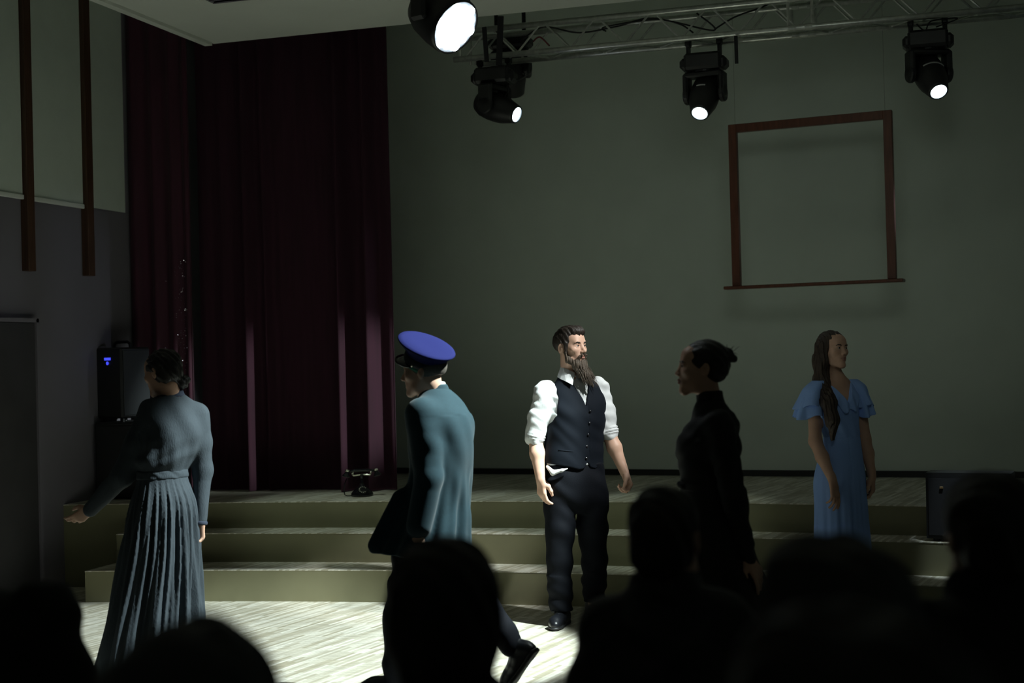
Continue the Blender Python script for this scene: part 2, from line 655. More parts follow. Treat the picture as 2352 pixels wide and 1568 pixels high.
# blinds and timber strips on the side wall
for i, (y0, y1, bar, lab) in enumerate(((7.6, 8.62, True, 'pale roller blind nearest the left edge of the view'),
                                        (8.72, 9.355, True, 'pale roller blind between the two dark timber strips'),
                                        (9.455, 9.93, False, 'pale blind panel between the timber strip and the curtain'))):
    e = empty('roller_blind', (WX + 0.02, (y0 + y1) / 2, 2.85))
    hw = (y1 - y0) / 2
    MB().box((0, 0, 0.97), (0.006, hw, 0.97)).build('blind_fabric', M_blind, e)
    if bar:
        MB().box((0.008, 0, -0.005), (0.012, hw, 0.017), None, 0.004).build('bottom_bar', M_bar, e)
    tag(e, lab, 'blind', 'roller blinds on the side wall')
for i, (y, lab) in enumerate(((8.67, 'dark brown vertical timber strip nearest the left edge of the view'), (9.405, 'dark brown vertical timber strip nearest the curtain'))):
    e = MB().box((0, 0, 1.24), (0.03, 0.042, 1.24), None, 0.003).build('timber_strip', M_brown, None)
    e.location = (WX + 0.03, y, 2.32)
    tag(e, lab, 'timber strip', 'timber strips on the side wall')
# door in the side wall
dr = empty('door_1', (WX, 8.25, 0))
dr['kind'] = 'structure'
dr['label'] = 'dark door in the side wall at the left edge'
MB().box((0.022, 0, 0.975), (0.022, 0.45, 0.975), None, 0.003).build('door_leaf', M_door, dr)
MB().box((0.03, 0.465, 0.99), (0.03, 0.014, 0.99)).box((0.03, 0, 1.966), (0.03, 0.479, 0.014)).build('door_frame', M_wall_l, dr)
# air vent in the soffit
vt = empty('ceiling_vent', (-4.33, 8.3, 4.07))
MB().box((0, 0, -0.004), (0.42, 0.30, 0.004)).build('frame', M_wall_l, vt)
for k in range(9):
    MB().box((0, -0.25 + k * 0.0625, -0.012), (0.39, 0.022, 0.003), Matrix.Rotation(0.5, 3, 'X')).build('slat', M_wall_l, vt)
tag(vt, 'grey slatted vent in the white ceiling at the top edge', 'vent')


# stage with two curved steps in front
def yarc(y0, c, x, x0=-2.5):
    return y0 - c * (x - x0) ** 2


def arc_block(name, y0, c, xl, xr, z0, z1, yback, mtop, mface, label):
    xs = [xl + (xr - xl) * i / 40 for i in range(41)]
    e = empty(name, ((xl + xr) / 2, y0, z0))
    e['kind'] = 'structure'
    e['label'] = label
    ox, oy = e.location.x, e.location.y
    m = MB()
    f = [(x - ox, yarc(y0, c, x) - oy) for x in xs]
    bk = [(x - ox, yback(x) - oy) for x in xs]
    h = z1 - z0
    t = 0.006
    n = len(xs)
    vs = [(*p, 0) for p in f] + [(*p, h - t) for p in f] + [(*p, 0) for p in bk] + [(*p, h - t) for p in bk]
    fs = []
    for i in range(n - 1):
        fs += [(i, i + 1, n + i + 1, n + i), (2 * n + i + 1, 2 * n + i, 3 * n + i, 3 * n + i + 1), (n + i, n + i + 1, 3 * n + i + 1, 3 * n + i)]
    fs += [(0, n, 3 * n, 2 * n), (n - 1, 3 * n - 1, 4 * n - 1, 2 * n - 1)]
    m.add(vs, fs)
    r = m.build('riser', mface, e)
    m = MB()
    f2 = [(p[0], p[1] - 0.002) for p in f]
    vs = [(*p, h - t) for p in f2] + [(*p, h) for p in f2] + [(*p, h - t) for p in bk] + [(*p, h) for p in bk]
    fs = []
    for i in range(n - 1):
        fs += [(i, i + 1, n + i + 1, n + i), (n + i, n + i + 1, 3 * n + i + 1, 3 * n + i), (i + 1, i, 2 * n + i, 2 * n + i + 1)]
    fs += [(0, n, 3 * n, 2 * n), (n - 1, 3 * n - 1, 4 * n - 1, 2 * n - 1)]
    m.add(vs, fs)
    m.build('tread', mtop, e)
    return e


Z1, Z2, Z3 = 0.215, 0.42, 0.61
arc_block('stage_step', 8.87, 0.034, -5.8, 2.6, 0, Z1, lambda x: yarc(9.2, 0.028, x) + 0.02, M_tread, M_riser, 'lowest curved stage step with a parquet tread')
arc_block('stage_step', 9.2, 0.028, -5.8, 2.6, 0, Z2, lambda x: yarc(9.5, 0.03, x) + 0.02, M_tread, M_riser, 'second curved stage step with a parquet tread')
arc_block('stage_platform', 9.5, 0.03, WX, 2.6, 0, Z3, lambda x: 11.95 - 0.0875 * (x + 7.0) - 0.005, M_tread, M_riser, 'parquet stage floor in front of the back wall')


# curtains
def curtain(name, x0, x1, yfun, z0, z1, label, m, waves, hem=0.03):
    n = int((x1 - x0) / 0.008)
    zs = [z0, z0 + 0.02, z0 + 0.15, z0 + 0.5, z0 + 1.0, z0 + 1.6, z0 + 2.2, z0 + 2.8, z1 - 0.1, z1]
    vs, fs = [], []
    th = 0.012
    for side in (0, 1):
        for j, z in enumerate(zs):
            q = (z - z0) / (z1 - z0)
            for i in range(n + 1):
                x = x0 + (x1 - x0) * i / n
                y = yfun(x)
                for (xc, w, amp, lean) in waves:
                    t = (x - xc - lean * (1 - q)) / w
                    y -= amp * (1.1 - 0.35 * q) * math.exp(-t * t)
                y += 0.004 * math.sin(x * 41 + 2 * math.sin(z * 0.9)) + 0.0015 * math.sin(x * 113 + z)
                vs.append((x, y + side * th, z))
    W = n + 1
    H = len(zs)
    for side in (0, 1):
        o = side * W * H
        for j in range(H - 1):
            for i in range(n):
                q = (o + j * W + i, o + j * W + i + 1, o + (j + 1) * W + i + 1, o + (j + 1) * W + i)
                fs.append(q if side == 0 else q[::-1])
    for j in range(H - 1):
        for i in (0, n):
            fs.append((j * W + i, (j + 1) * W + i, W * H + (j + 1) * W + i, W * H + j * W + i))
    for i in range(n):
        for j in (0, H - 1):
            fs.append((j * W + i, j * W + i + 1, W * H + j * W + i + 1, W * H + j * W + i))
    o = MB().add(vs, fs).build(name, m, None)
    o.data.polygons.foreach_set('use_smooth', np.ones(len(o.data.polygons), bool))
    tag(o, label, 'curtain', 'burgundy stage curtains')
    return o


rng = random.Random(4)
wv = []
x = -5.74
while x < -4.62:
    wv.append((x, rng.uniform(0.05, 0.09), rng.uniform(0.01, 0.03), rng.uniform(-0.03, 0.03)))
    x += rng.uniform(0.13, 0.2)
wv += [(-5.36, 0.035, 0.13, 0.02), (-5.22, 0.03, 0.09, 0.03), (-4.565, 0.04, 0.20, 0.02), (-4.345, 0.04, 0.17, 0.015), (-4.18, 0.08, 0.04, 0.0)]
curtain('stage_curtain', -5.80, -4.17, lambda x: 10.17 + 0.1 * (x + 5.7) / 1.5, Z3 + 0.005, 4.62, 'wide dark burgundy stage curtain behind the black telephone', M_curt, wv)
M_curt2 = mat('lit_sequin_velvet', (0.055, 0.008, 0.024), 0.75, noise=0.18, nscale=3, stretch=(9, 9, 0.6), sheen=0.06)  # sequined velvet, colour lifted above the wide curtain to suggest light on it
wv = [(-6.28, 0.05, 0.05, 0), (-6.10, 0.045, 0.05, 0.01), (-5.93, 0.05, 0.05, -0.01), (-5.81, 0.03, 0.05, 0)]
lc = curtain('stage_curtain', -6.335, -5.785, lambda x: 10.02, Z3 + 0.005, 4.62, 'narrow burgundy sequined curtain between the side wall and the wide curtain', M_curt2, wv)
# sequins: too small to pick apart, one part
rng = random.Random(11)
m = MB()
for k in range(170):
    x = -5.80 - abs(rng.gauss(0, 0.09))
    z = 1.15 + 1.3 * abs(rng.random()) ** 1.2
    y = 9.945 if x > -5.86 else 9.975
    a = rng.uniform(-0.6, 0.6); b = rng.uniform(-0.6, 0.6)
    s = rng.uniform(0.0016, 0.0032)
    R = Matrix.Rotation(a, 3, 'Z') @ Matrix.Rotation(b, 3, 'X')
    m.box((x, y, z), (s, 0.0006, s), R)
sq = m.build('sequins', mat('sequin', (0.85, 0.8, 0.9), 0.15, metal=1.0), lc)
sq['kind'] = 'stuff'

# ------------------------------------------------------------------ truss and lamps
TY0, TY1, TZ0, TZ1 = 9.80, 10.03, 3.80, 4.00
TX0, TX1 = -3.46, 1.4
tr = empty('lighting_truss', (TX0, TY0, TZ0))
cm = MB().tube([(0, 0, 0), (TX1 - TX0, 0, 0)], 0.0215, 12).mesh('chord')
for k, (y, z) in enumerate(((TY0, TZ0), (TY1, TZ0), (TY0, TZ1), (TY1, TZ1))):
    o = link('chord', cm, M_alu, tr, True)
    o.location = (0.0 + (0.1 if k == 1 else 0), y - TY0, z - TZ0)
per = 0.40


def brace(p, q, r=0.0075):
    p, q = Vector(p), Vector(q)
    o = MB().tube([p, q], r, 6).build('brace', M_alu, tr)
    return o


nb = int((TX1 - TX0) / per)
dz, dy = TZ1 - TZ0, TY1 - TY0
for k in range(nb):
    x = 0.08 + k * per
    for y in (0, dy):
        brace((x, y, 0.0), (x + per / 2 - 0.015, y, dz))
        brace((x + per / 2 + 0.015, y, dz), (x + per, y, 0.0))
    brace((x, 0, 0), (x + per / 2, dy, 0))
    brace((x + per / 2, dy, 0), (x + per, 0, 0))
for x in (0.05, 2.42, 2.58):
    for y in (0, dy):
        brace((x, y, 0), (x, y, dz), 0.011)
for y, z in ((0, 0), (dy, 0), (0, dz), (dy, dz)):
    MB().tube([(2.42, y, z), (2.47, y, z), (2.475, y, z), (2.525, y, z), (2.53, y, z), (2.58, y, z)], [0.0235, 0.0235, 0.017, 0.017, 0.0235, 0.0235], 10).build('coupler', M_alu, tr)
tag(tr, 'aluminium box truss carrying the stage lamps', 'truss')


def hang_cable(pts, name, label, r=0.006, m=M_black, cat='cable'):
    c = [Vector(p) for p in pts]
    # smooth through control points
    out = []
    for i in range(len(c) - 1):
        p0, p1, p2, p3 = c[max(i - 1, 0)], c[i], c[i + 1], c[min(i + 2, len(c) - 1)]
        for k in range(8):
            t = k / 8
            out.append(0.5 * ((2 * p1) + (p2 - p0) * t + (2 * p0 - 5 * p1 + 4 * p2 - p3) * t * t + (3 * p1 - p0 - 3 * p2 + p3) * t ** 3))
    out.append(c[-1])
    o = MB().tube(out, r, 7).build(name, m, None, True)
    return tag(o, label, cat)


def moving_head(base, axis, label, lit=True, smile=0.0, yaw=0.0, energy=14, ztop=None):
    base = Vector(base)                # top centre of the base box
    e = empty('moving_head_lamp', base, yaw)
    for sx in (-1, 1):
        m = MB().tube([(sx * 0.11, 0, -0.02), (sx * 0.11, 0, (ztop or TZ0) - base.z)], 0.016, 8)
        m.box((sx * 0.11, 0, TZ0 - base.z - 0.01), (0.02, 0.034, 0.034), None, 0.01)
        m.build('clamp', M_black, e)
    m = MB().box((0, 0, -0.06), (0.13, 0.10, 0.058), None, 0.018)
    for sx in (-1, 1):
        m.box((sx * 0.135, 0, -0.072), (0.030, 0.075, 0.042), None, 0.022)
    m.build('base', M_black, e)
    MB().lathe([(0.07, -0.13), (0.07, -0.115), (0.06, -0.11)], 20).build('pan_bearing', M_black, e)
    pivot = Vector((0, 0, -0.285))
    ah = Vector(axis)
    ah = Matrix.Rotation(-yaw, 3, 'Z') @ ah
    hd = Vector((ah.x, ah.y, 0)).normalized()
    sd = Vector((-hd.y, hd.x, 0))
    Ry_ = Matrix((sd, hd, Vector((0, 0, 1)))).transposed()
    y = MB().box((0, 0, -0.145), (0.135, 0.06, 0.020), Ry_, 0.012)
    for s in (-1, 1):
        y.box(sd * s * 0.128 + Vector((0, 0, -0.215)), (0.020, 0.058, 0.085), Ry_, 0.014)
        y.lathe([(0.055, -0.02), (0.062, -0.01), (0.062, 0.01), (0.055, 0.02)], 20, sd * s * 0.128 + pivot, axisR(sd))
    y.build('yoke', M_black, e)
    R = axisR(ah)
    prof = [(0.045, -0.155), (0.075, -0.145), (0.096, -0.10), (0.105, -0.03), (0.104, 0.04), (0.098, 0.09), (0.086, 0.13), (0.070, 0.185), (0.066, 0.20), (0.058, 0.20), (0.056, 0.19)]
    h = MB().lathe(prof, 28, pivot, R).build('head', M_black, e, True)
    MB().lathe([(0.058, 0.188), (0.060, 0.202), (0.054, 0.203), (0.050, 0.193)], 28, pivot, R).build('lens_ring', M_ring, h)
    MB().lathe([(0.052, 0.1915), (0.050, 0.194), (0.02, 0.198), (0.001, 0.1985)], 28, pivot, R).build('lens', M_lens if lit else M_gloss, h)
    if smile:
        up_ = (Vector((0, 0, 1)) - ah * ah.z).normalized()
        s2 = up_.cross(ah)
        # curved carrying handle across the upper front of the head
        cvv = []
        for k in range(13):
            w = (k / 12 - 0.5) * 2.0 * smile
            rr = 0.110
            cvv.append(pivot + ah * (0.045 - 0.03 * math.cos(w * 1.3)) + (s2 * math.sin(w) + up_ * -math.cos(w)) * -rr)
        cvv = [pivot + ah * (0.02 + 0.03 * (1 - (k / 6 - 1) ** 2) * 0) + (up_ * math.cos((k / 6 - 1) * smile) + s2 * math.sin((k / 6 - 1) * smile)) * 0.1045 for k in range(13)]
        MB().tube(cvv, 0.0055, 6).build('handle', M_gray, h)
    tag(e, label, 'stage lamp', 'moving head lamps on the truss')
    if lit:
        w = base + (Matrix.Rotation(yaw, 3, 'Z') @ pivot) + Vector(axis).normalized() * 0.23
        sp = spot('lamp_beam', w, w + Vector(axis), energy, 22, 1.0, (0.85, 0.95, 1.0), 0.05)
        sp['category'] = 'light'
    return e


pR = atY(2131, 72, 9.915)
moving_head(pR, cv(0.10, -0.70, -0.74).normalized(), 'black moving head lamp hanging at the right, above the empty frame', True, 0.75, 0.0)
pM = atY(1617, 124, 9.915)
moving_head(pM, cv(-0.30, -0.62, -0.78).normalized(), 'black moving head lamp hanging in the middle of the truss, aimed down left', True, 0.3, 0.0)
pL = atY(1135, 157, 9.915)
moving_head(pL, cv(0.78, -0.50, -0.38).normalized(), 'black moving head lamp at the left end of the truss, aimed right', True, 0.0, 0.0)
pU = atY(1172, 78, 10.35)
e4 = moving_head(pU, cv(0.15, 0.6, -0.7).normalized(), 'unlit black lamp half hidden behind the left end of the truss', False, ztop=4.8)

# straps, cables
for (xa, ya, xb, yb, w, Y, lab) in ((1112, 62, 1118, 142, 0.016, 9.76, 'short black strap looped round the truss end'),
                                   (1150, 36, 1146, 150, 0.022, 9.745, 'long black strap hanging from the ceiling at the truss end')):
    a, b = atY(xa, ya, Y), atY(xb, yb, Y)
    if lab.startswith('long'):
        a.z = 4.07
    o = MB().box((a + b) / 2, (w, 0.006, (a - b).length / 2), axisR(a - b, (0, 1, 0)), 0.002).build('strap', M_blackcloth, None)
    tag(o, lab, 'strap')
a, b = atY(1690, 82, 9.77), atY(1692, 146, 9.77)
st = MB().box((a + b) / 2, (0.012, 0.004, (a - b).length / 2), axisR(a - b, (0, 1, 0))).build('strap', M_blackcloth, None)
tag(st, 'thin black strip hanging below the truss right of the middle lamp', 'strap')


def cpx(lst):
    return [atY(x, y, Y) for x, y, Y in lst]


hang_cable(cpx([(1200, 90, 9.9), (1250, 62, 9.92), (1330, 75, 9.92), (1420, 60, 9.95), (1500, 42, 9.95), (1640, 70, 9.93), (1600, 30, 9.9)]), 'cable', 'black cable woven through the left part of the truss')
hang_cable(cpx([(1592, 75, 9.9), (1560, 55, 9.92), (1500, 45, 9.9), (1390, 62, 9.9), (1392, 72, 9.9)]), 'cable', 'black cable with a hooked end inside the truss')
hang_cable(cpx([(1640, 68, 9.92), (1690, 38, 9.92), (1760, 12, 9.95), (1800, -20, 9.95)]), 'cable', 'black cable rising through the truss above the middle lamp')
hang_cable(cpx([(1220, 145, 9.92), (1218, 165, 9.92), (1195, 182, 9.93), (1178, 180, 9.93)]), 'cable', 'black cable looping beside the left lamp base')
hang_cable(cpx([(1168, 192, 9.9), (1166, 210, 9.88), (1160, 222, 9.86), (1158, 245, 9.86)]), 'cable', 'thin black cable beside the left lamp yoke', 0.004)
hang_cable(cpx([(2105, 55, 9.88), (2125, 70, 9.9), (2140, 48, 9.9), (2200, 42, 9.88), (2150, 62, 9.9)]), 'cable', 'black cable above the right lamp', 0.005)
hang_cable(cpx([(1262, 105, 9.79), (1240, 85, 9.8), (1225, 95, 9.85)]), 'cable', 'dark red cable tied in the truss', 0.006, mat('red_tape', (0.12, 0.015, 0.02), 0.6))

# wash light on the soffit
wc = at(1047, 63, 7.3)
wa = cv(0.64, -0.52, -0.57).normalized()
wl = empty('wash_light', wc)
R = axisR(wa)
MB().lathe([(0.07, -0.27), (0.11, -0.26), (0.135, -0.20), (0.15, -0.10), (0.152, -0.02), (0.148, 0.0), (0.14, 0.003), (0.138, -0.006)], 36, (0, 0, 0), R).build('housing', M_black, wl, True)
fp = MB().lathe([(0.139, -0.008), (0.138, -0.004), (0.001, -0.004)], 36, (0, 0, 0), R).build('face_plate', mat('wash_face', (0.7, 0.8, 0.9), 0.3, emit=(0.8, 0.92, 1.0), estr=0.3), wl)
M_led = mat('led_lens', (0.9, 0.95, 1), 0.2, emit=(0.9, 0.97, 1.0), estr=7)
pitch = 0.0555
hexm = MB().lathe([(0.0276, -0.003), (0.0268, 0.004), (0.014, 0.008), (0.001, 0.009)], 12).mesh('led')
for q in range(-2, 3):
    for r_ in range(-2, 3):
        if abs(q + r_) > 2:
            continue
        p = R @ Vector(((q + r_ / 2) * pitch, r_ * pitch * 0.866, 0))
        o = link('led_lens', hexm, M_led, fp, False)
        o.matrix_local = Matrix.Translation(p) @ R.to_4x4()
sd = Vector((wa.y, -wa.x, 0)).normalized()
RR = Matrix((sd, Vector((-sd.y, sd.x, 0)), Vector((0, 0, 1)))).transposed()
pv = -wa * 0.12
ym = MB()
for s in (-1, 1):
    ym.box(pv + sd * s * 0.172 + Vector((0, 0, 0.13)), (0.02, 0.05, 0.17), RR, 0.015)
ym.box(pv + Vector((0, 0, 0.31)), (0.192, 0.05, 0.025), RR, 0.015)
ym.build('yoke', M_black, wl)
top = 4.07 - wc.z
MB().box(pv + Vector((0, 0, 0.40)), (0.16, 0.13, 0.07), RR, 0.02).build('base', M_black, wl)
MB().tube([pv + Vector((0, 0, 0.45)), pv + Vector((0, 0, max(0.5, top)))], 0.025, 10).build('clamp', M_black, wl)
tag(wl, 'round lit wash light with many lenses hanging from the white ceiling', 'stage lamp')
sp = spot('wash_beam', wc + wa * 0.06, wc + wa * 3, 16, 35, 1.0, (0.85, 0.95, 1.0), 0.12)

# hanging frame
f_c = [at(1674, 290, 10.72), at(2049, 252, 10.22), at(1684, 660, 10.72), at(2060, 640, 10.22)]
fo = (f_c[2] + f_c[3]) / 2
fx = (f_c[3] - f_c[2]); fx.z = 0
fw = fx.length
fx.normalize()
fr = empty('window_frame_prop', (fo.x, fo.y, f_c[2].z), math.atan2(fx.y, fx.x))
fh = ((f_c[0] - f_c[2]).z + (f_c[1] - f_c[3]).z) / 2
pw, pd = 0.031, 0.024
for s in (-1, 1):
    MB().box((s * (fw / 2 - pw), 0, fh / 2 + 0.01), (pw, pd, fh / 2), None, 0.003).build('side_rail', M_frame, fr)
MB().box((0, 0, fh - pw + 0.01), (fw / 2 - 2 * pw + 0.001, pd, pw), None, 0.003).build('top_rail', M_frame, fr)
MB().box((0, -0.02, -0.004), (fw / 2 + 0.055, 0.055, 0.0115), None, 0.005).build('sill', M_frame, fr)
for s in (-1, 1):
    MB().tube([(s * (fw / 2 - 0.05), 0, fh), (s * (fw / 2 - 0.05), 0, 4.8 - f_c[2].z)], 0.0008, 5).build('wire', M_black, fr)
tag(fr, 'empty red-brown wooden window frame with a sill hanging before the back wall', 'frame')

# ------------------------------------------------------------------ loudspeakers
cs = atZ(232, 1149, Z3)
sb = empty('subwoofer', cs + cv(0.20, 0.26, 0), YAW - rad(14))
MB().box((0, 0, 0.30), (0.215, 0.23, 0.285), None, 0.01).build('cabinet', M_blackcloth, sb)
MB().box((0, -0.233, 0.30), (0.195, 0.006, 0.26), None, 0.004).build('grille', M_black, sb)
for sx in (-1, 1):
    for sy in (-1, 1):
        MB().lathe([(0.02, 0), (0.024, 0.018)], 10, (sx * 0.17, sy * 0.18, 0)).build('foot', M_black, sb)
tag(sb, 'large black bass cabinet on the stage by the side wall', 'loudspeaker')
ps = empty('loudspeaker', cs + cv(0.12, 0.25, 0.586), YAW - rad(33))
MB().box((0, 0, 0.30), (0.148, 0.148, 0.272), None, 0.014).build('cabinet', M_black, ps)
MB().box((0.152, 0, 0.30), (0.006, 0.13, 0.25), None, 0.004).build('grille', M_grille, ps)
MB().box((0.0, -0.151, 0.485), (0.034, 0.003, 0.010), None, 0.001).build('display', M_disp, ps)
MB().lathe([(0.012, 0.0), (0.014, 0.004)], 12, (0.0, -0.149, 0.452), axisR((0, -1, 0))).build('knob', M_disp, ps)
hp = [(-0.09, 0.0, 0.565), (-0.085, 0, 0.60), (-0.06, 0, 0.615), (0.06, 0, 0.615), (0.085, 0, 0.60), (0.09, 0, 0.565)]
MB().tube(hp, 0.012, 8).build('handle', M_black, ps, True)
for sx in (-1, 1):
    for sy in (-1, 1):
        MB().lathe([(0.02, 0), (0.02, 0.032)], 10, (sx * 0.1, sy * 0.1, 0)).build('foot', M_black, ps)
tag(ps, 'black loudspeaker with a blue display standing on the bass cabinet', 'loudspeaker')
# stage monitor on the right
mo = empty('stage_monitor', (0.05, 9.165, Z2), -0.155)
S_ = [(-0.25, -0.12, 0.02), (0.25, -0.12, 0.02), (0.25, 0.10, 0.02), (-0.25, 0.10, 0.02), (-0.25, -0.10, 0.42), (0.25, -0.10, 0.42), (0.25, 0.09, 0.42), (-0.25, 0.09, 0.42)]
MB().add(S_, [(0, 3, 2, 1), (4, 5, 6, 7), (0, 1, 5, 4), (1, 2, 6, 5), (2, 3, 7, 6), (3, 0, 4, 7)]).build('cabinet', M_black, mo)
MB().add([(-0.235, -0.125, 0.04), (0.235, -0.125, 0.04), (0.235, -0.1078, 0.385), (-0.235, -0.1078, 0.385), (-0.235, -0.117, 0.04), (0.235, -0.117, 0.04), (0.235, -0.100, 0.385), (-0.235, -0.100, 0.385)],
         [(0, 1, 2, 3), (0, 4, 5, 1), (3, 2, 6, 7), (0, 3, 7, 4), (1, 5, 6, 2)]).build('grille', M_blackcloth, mo)
for sx in (-1, 1):
    for sy in (-1, 1):
        MB().lathe([(0.02, 0), (0.02, 0.025)], 10, (sx * 0.2, sy * 0.07, 0)).build('foot', M_black, mo)
MB().box((-0.155, -0.115, 0.33), (0.010, 0.004, 0.006), None, 0.001).build('badge', mat('brass_badge', (0.6, 0.4, 0.2), 0.3, metal=0.8), mo)
tag(mo, 'black stage monitor box on the second step at the right', 'loudspeaker')

# ------------------------------------------------------------------ telephone on the stage edge
tp = atZ(832, 1139, Z3)
te = empty('telephone', tp, YAW + rad(12))
MB().lathe([(0.078, 0.0), (0.083, 0.006), (0.082, 0.02), (0.072, 0.036), (0.052, 0.055), (0.035, 0.068), (0.022, 0.078), (0.018, 0.09)], 28).build('base', M_gloss, te, True)
dR = axisR((0.0, -0.72, 0.7))
dl = MB().lathe([(0.036, 0.0), (0.037, 0.004), (0.034, 0.007), (0.001, 0.008)], 24, (0, -0.052, 0.048), dR).build('dial', M_gloss, te)
for k in range(10):
    a = 2 * PI * (k / 12) + 0.6
    MB().lathe([(0.0045, 0.0075), (0.004, 0.009)], 8, Vector((0, -0.052, 0.048)) + dR @ Vector((0.026 * math.cos(a), 0.026 * math.sin(a), 0)), dR).build('finger_hole', M_chrome, dl)
MB().lathe([(0.018, 0.085), (0.012, 0.10), (0.010, 0.13), (0.011, 0.15), (0.016, 0.158), (0.010, 0.164)], 16).build('stem', M_gloss, te, True)
cr = MB().tube([(-0.075, 0, 0.172), (-0.06, 0, 0.156), (0, 0, 0.160), (0.06, 0, 0.156), (0.075, 0, 0.172)], 0.007, 8)
for s in (-1, 1):
    cr.tube([(s * 0.066, -0.02, 0.186), (s * 0.066, -0.012, 0.166), (s * 0.066, 0.012, 0.166), (s * 0.066, 0.02, 0.186)], 0.0045, 7)
cr.build('cradle', M_chrome, te, True)
hs = MB().tube([(-0.105, 0, 0.184), (-0.05, 0, 0.192), (0.05, 0, 0.192), (0.105, 0, 0.184)], [0.009, 0.012, 0.012, 0.009], 10).build('handset', M_gloss, te, True)
for s in (-1, 1):
    a = Vector((s * 0.25, 0, -1)).normalized()
    MB().lathe([(0.012, -0.012), (0.014, 0.0), (0.016, 0.012), (0.027, 0.03), (0.030, 0.036), (0.026, 0.040), (0.008, 0.034)], 18, (s * 0.108, 0, 0.186), axisR(a)).build('mouthpiece' if s < 0 else 'earpiece', M_gloss, hs, True)
    MB().lathe([(0.0145, -0.016), (0.0165, -0.012), (0.0165, -0.004), (0.0145, 0.0)], 18, (s * 0.108, 0, 0.186), axisR(a)).build('collar', M_chrome, hs, True)
cpts = [(-0.11, 0.01, 0.135), (-0.125, 0.01, 0.10), (-0.135, 0.0, 0.05), (-0.13, -0.01, 0.018), (-0.115, -0.012, 0.008), (-0.09, -0.005, 0.007), (-0.075, 0.0, 0.010)]
MB().tube(cpts, 0.0042, 8).build('cord', M_black, te, True)
tag(te, 'vintage black dial telephone with cradle handset on the stage edge by the curtain', 'telephone')

# ------------------------------------------------------------------ people: shared anatomy
M_skin = mat('skin', (0.60, 0.37, 0.27), 0.5, noise=0.06, nscale=14, spec=0.35)
M_skin2 = mat('skin_rosy', (0.58, 0.35, 0.25), 0.5, noise=0.06, nscale=14, spec=0.35)
M_lip = mat('lips', (0.36, 0.17, 0.13), 0.5)
M_eye = mat('eyeball', (0.50, 0.48, 0.46), 0.15)
M_iris = mat('iris', (0.03, 0.022, 0.018), 0.1)
M_hair_dk = mat('dark_brown_hair', (0.020, 0.013, 0.009), 0.5, noise=0.4, nscale=30, bump=0.5, bscale=60, stretch=(3, 3, 0.6))
M_beard = mat('brown_beard', (0.055, 0.040, 0.028), 0.6, noise=0.5, nscale=40, bump=0.6, bscale=90, stretch=(3, 3, 0.35), col2=(0.10, 0.07, 0.045))
M_hair_br = mat('brown_hair', (0.042, 0.025, 0.015), 0.45, noise=0.35, nscale=30, bump=0.5, bscale=70, stretch=(4, 4, 0.25))
M_hair_bk = mat('black_hair', (0.010, 0.008, 0.007), 0.45, noise=0.3, nscale=30, bump=0.4, bscale=60, stretch=(3, 3, 0.6))
LEAN = math.tan(ROLL)


class Fig:
    """a person standing on the ground point seen at (cx, gy); x right, y away, z up of the photographer"""

    def __init__(s, cx, gy, label, z0=0.0):
        g = atZ(cx, gy, z0)
        s.d = (g - CP).dot(fwd)
        s.cx, s.gy, s.s = cx, gy, s.d / FPX
        s.e = empty('person', g, YAW)
        tag(s.e, label, 'person')

    def __call__(s, px, py, y=0.0):
        return np.array([(px - s.cx + LEAN * (s.gy - py)) * s.s * (1 + y / s.d), y, (s.gy - py) * s.s + (s.gy - 812) * s.s * 0 ], np.float32)


def head_frame(c, yaw, pitch=0, roll=0, sc=1.0):
    R = Rz(yaw) @ Rx(-pitch) @ Ry(roll)
    c = np.array(c, np.float32)
    return (lambda x, y, z: c + sc * (R @ np.array([x, y, z], np.float32))), R, sc


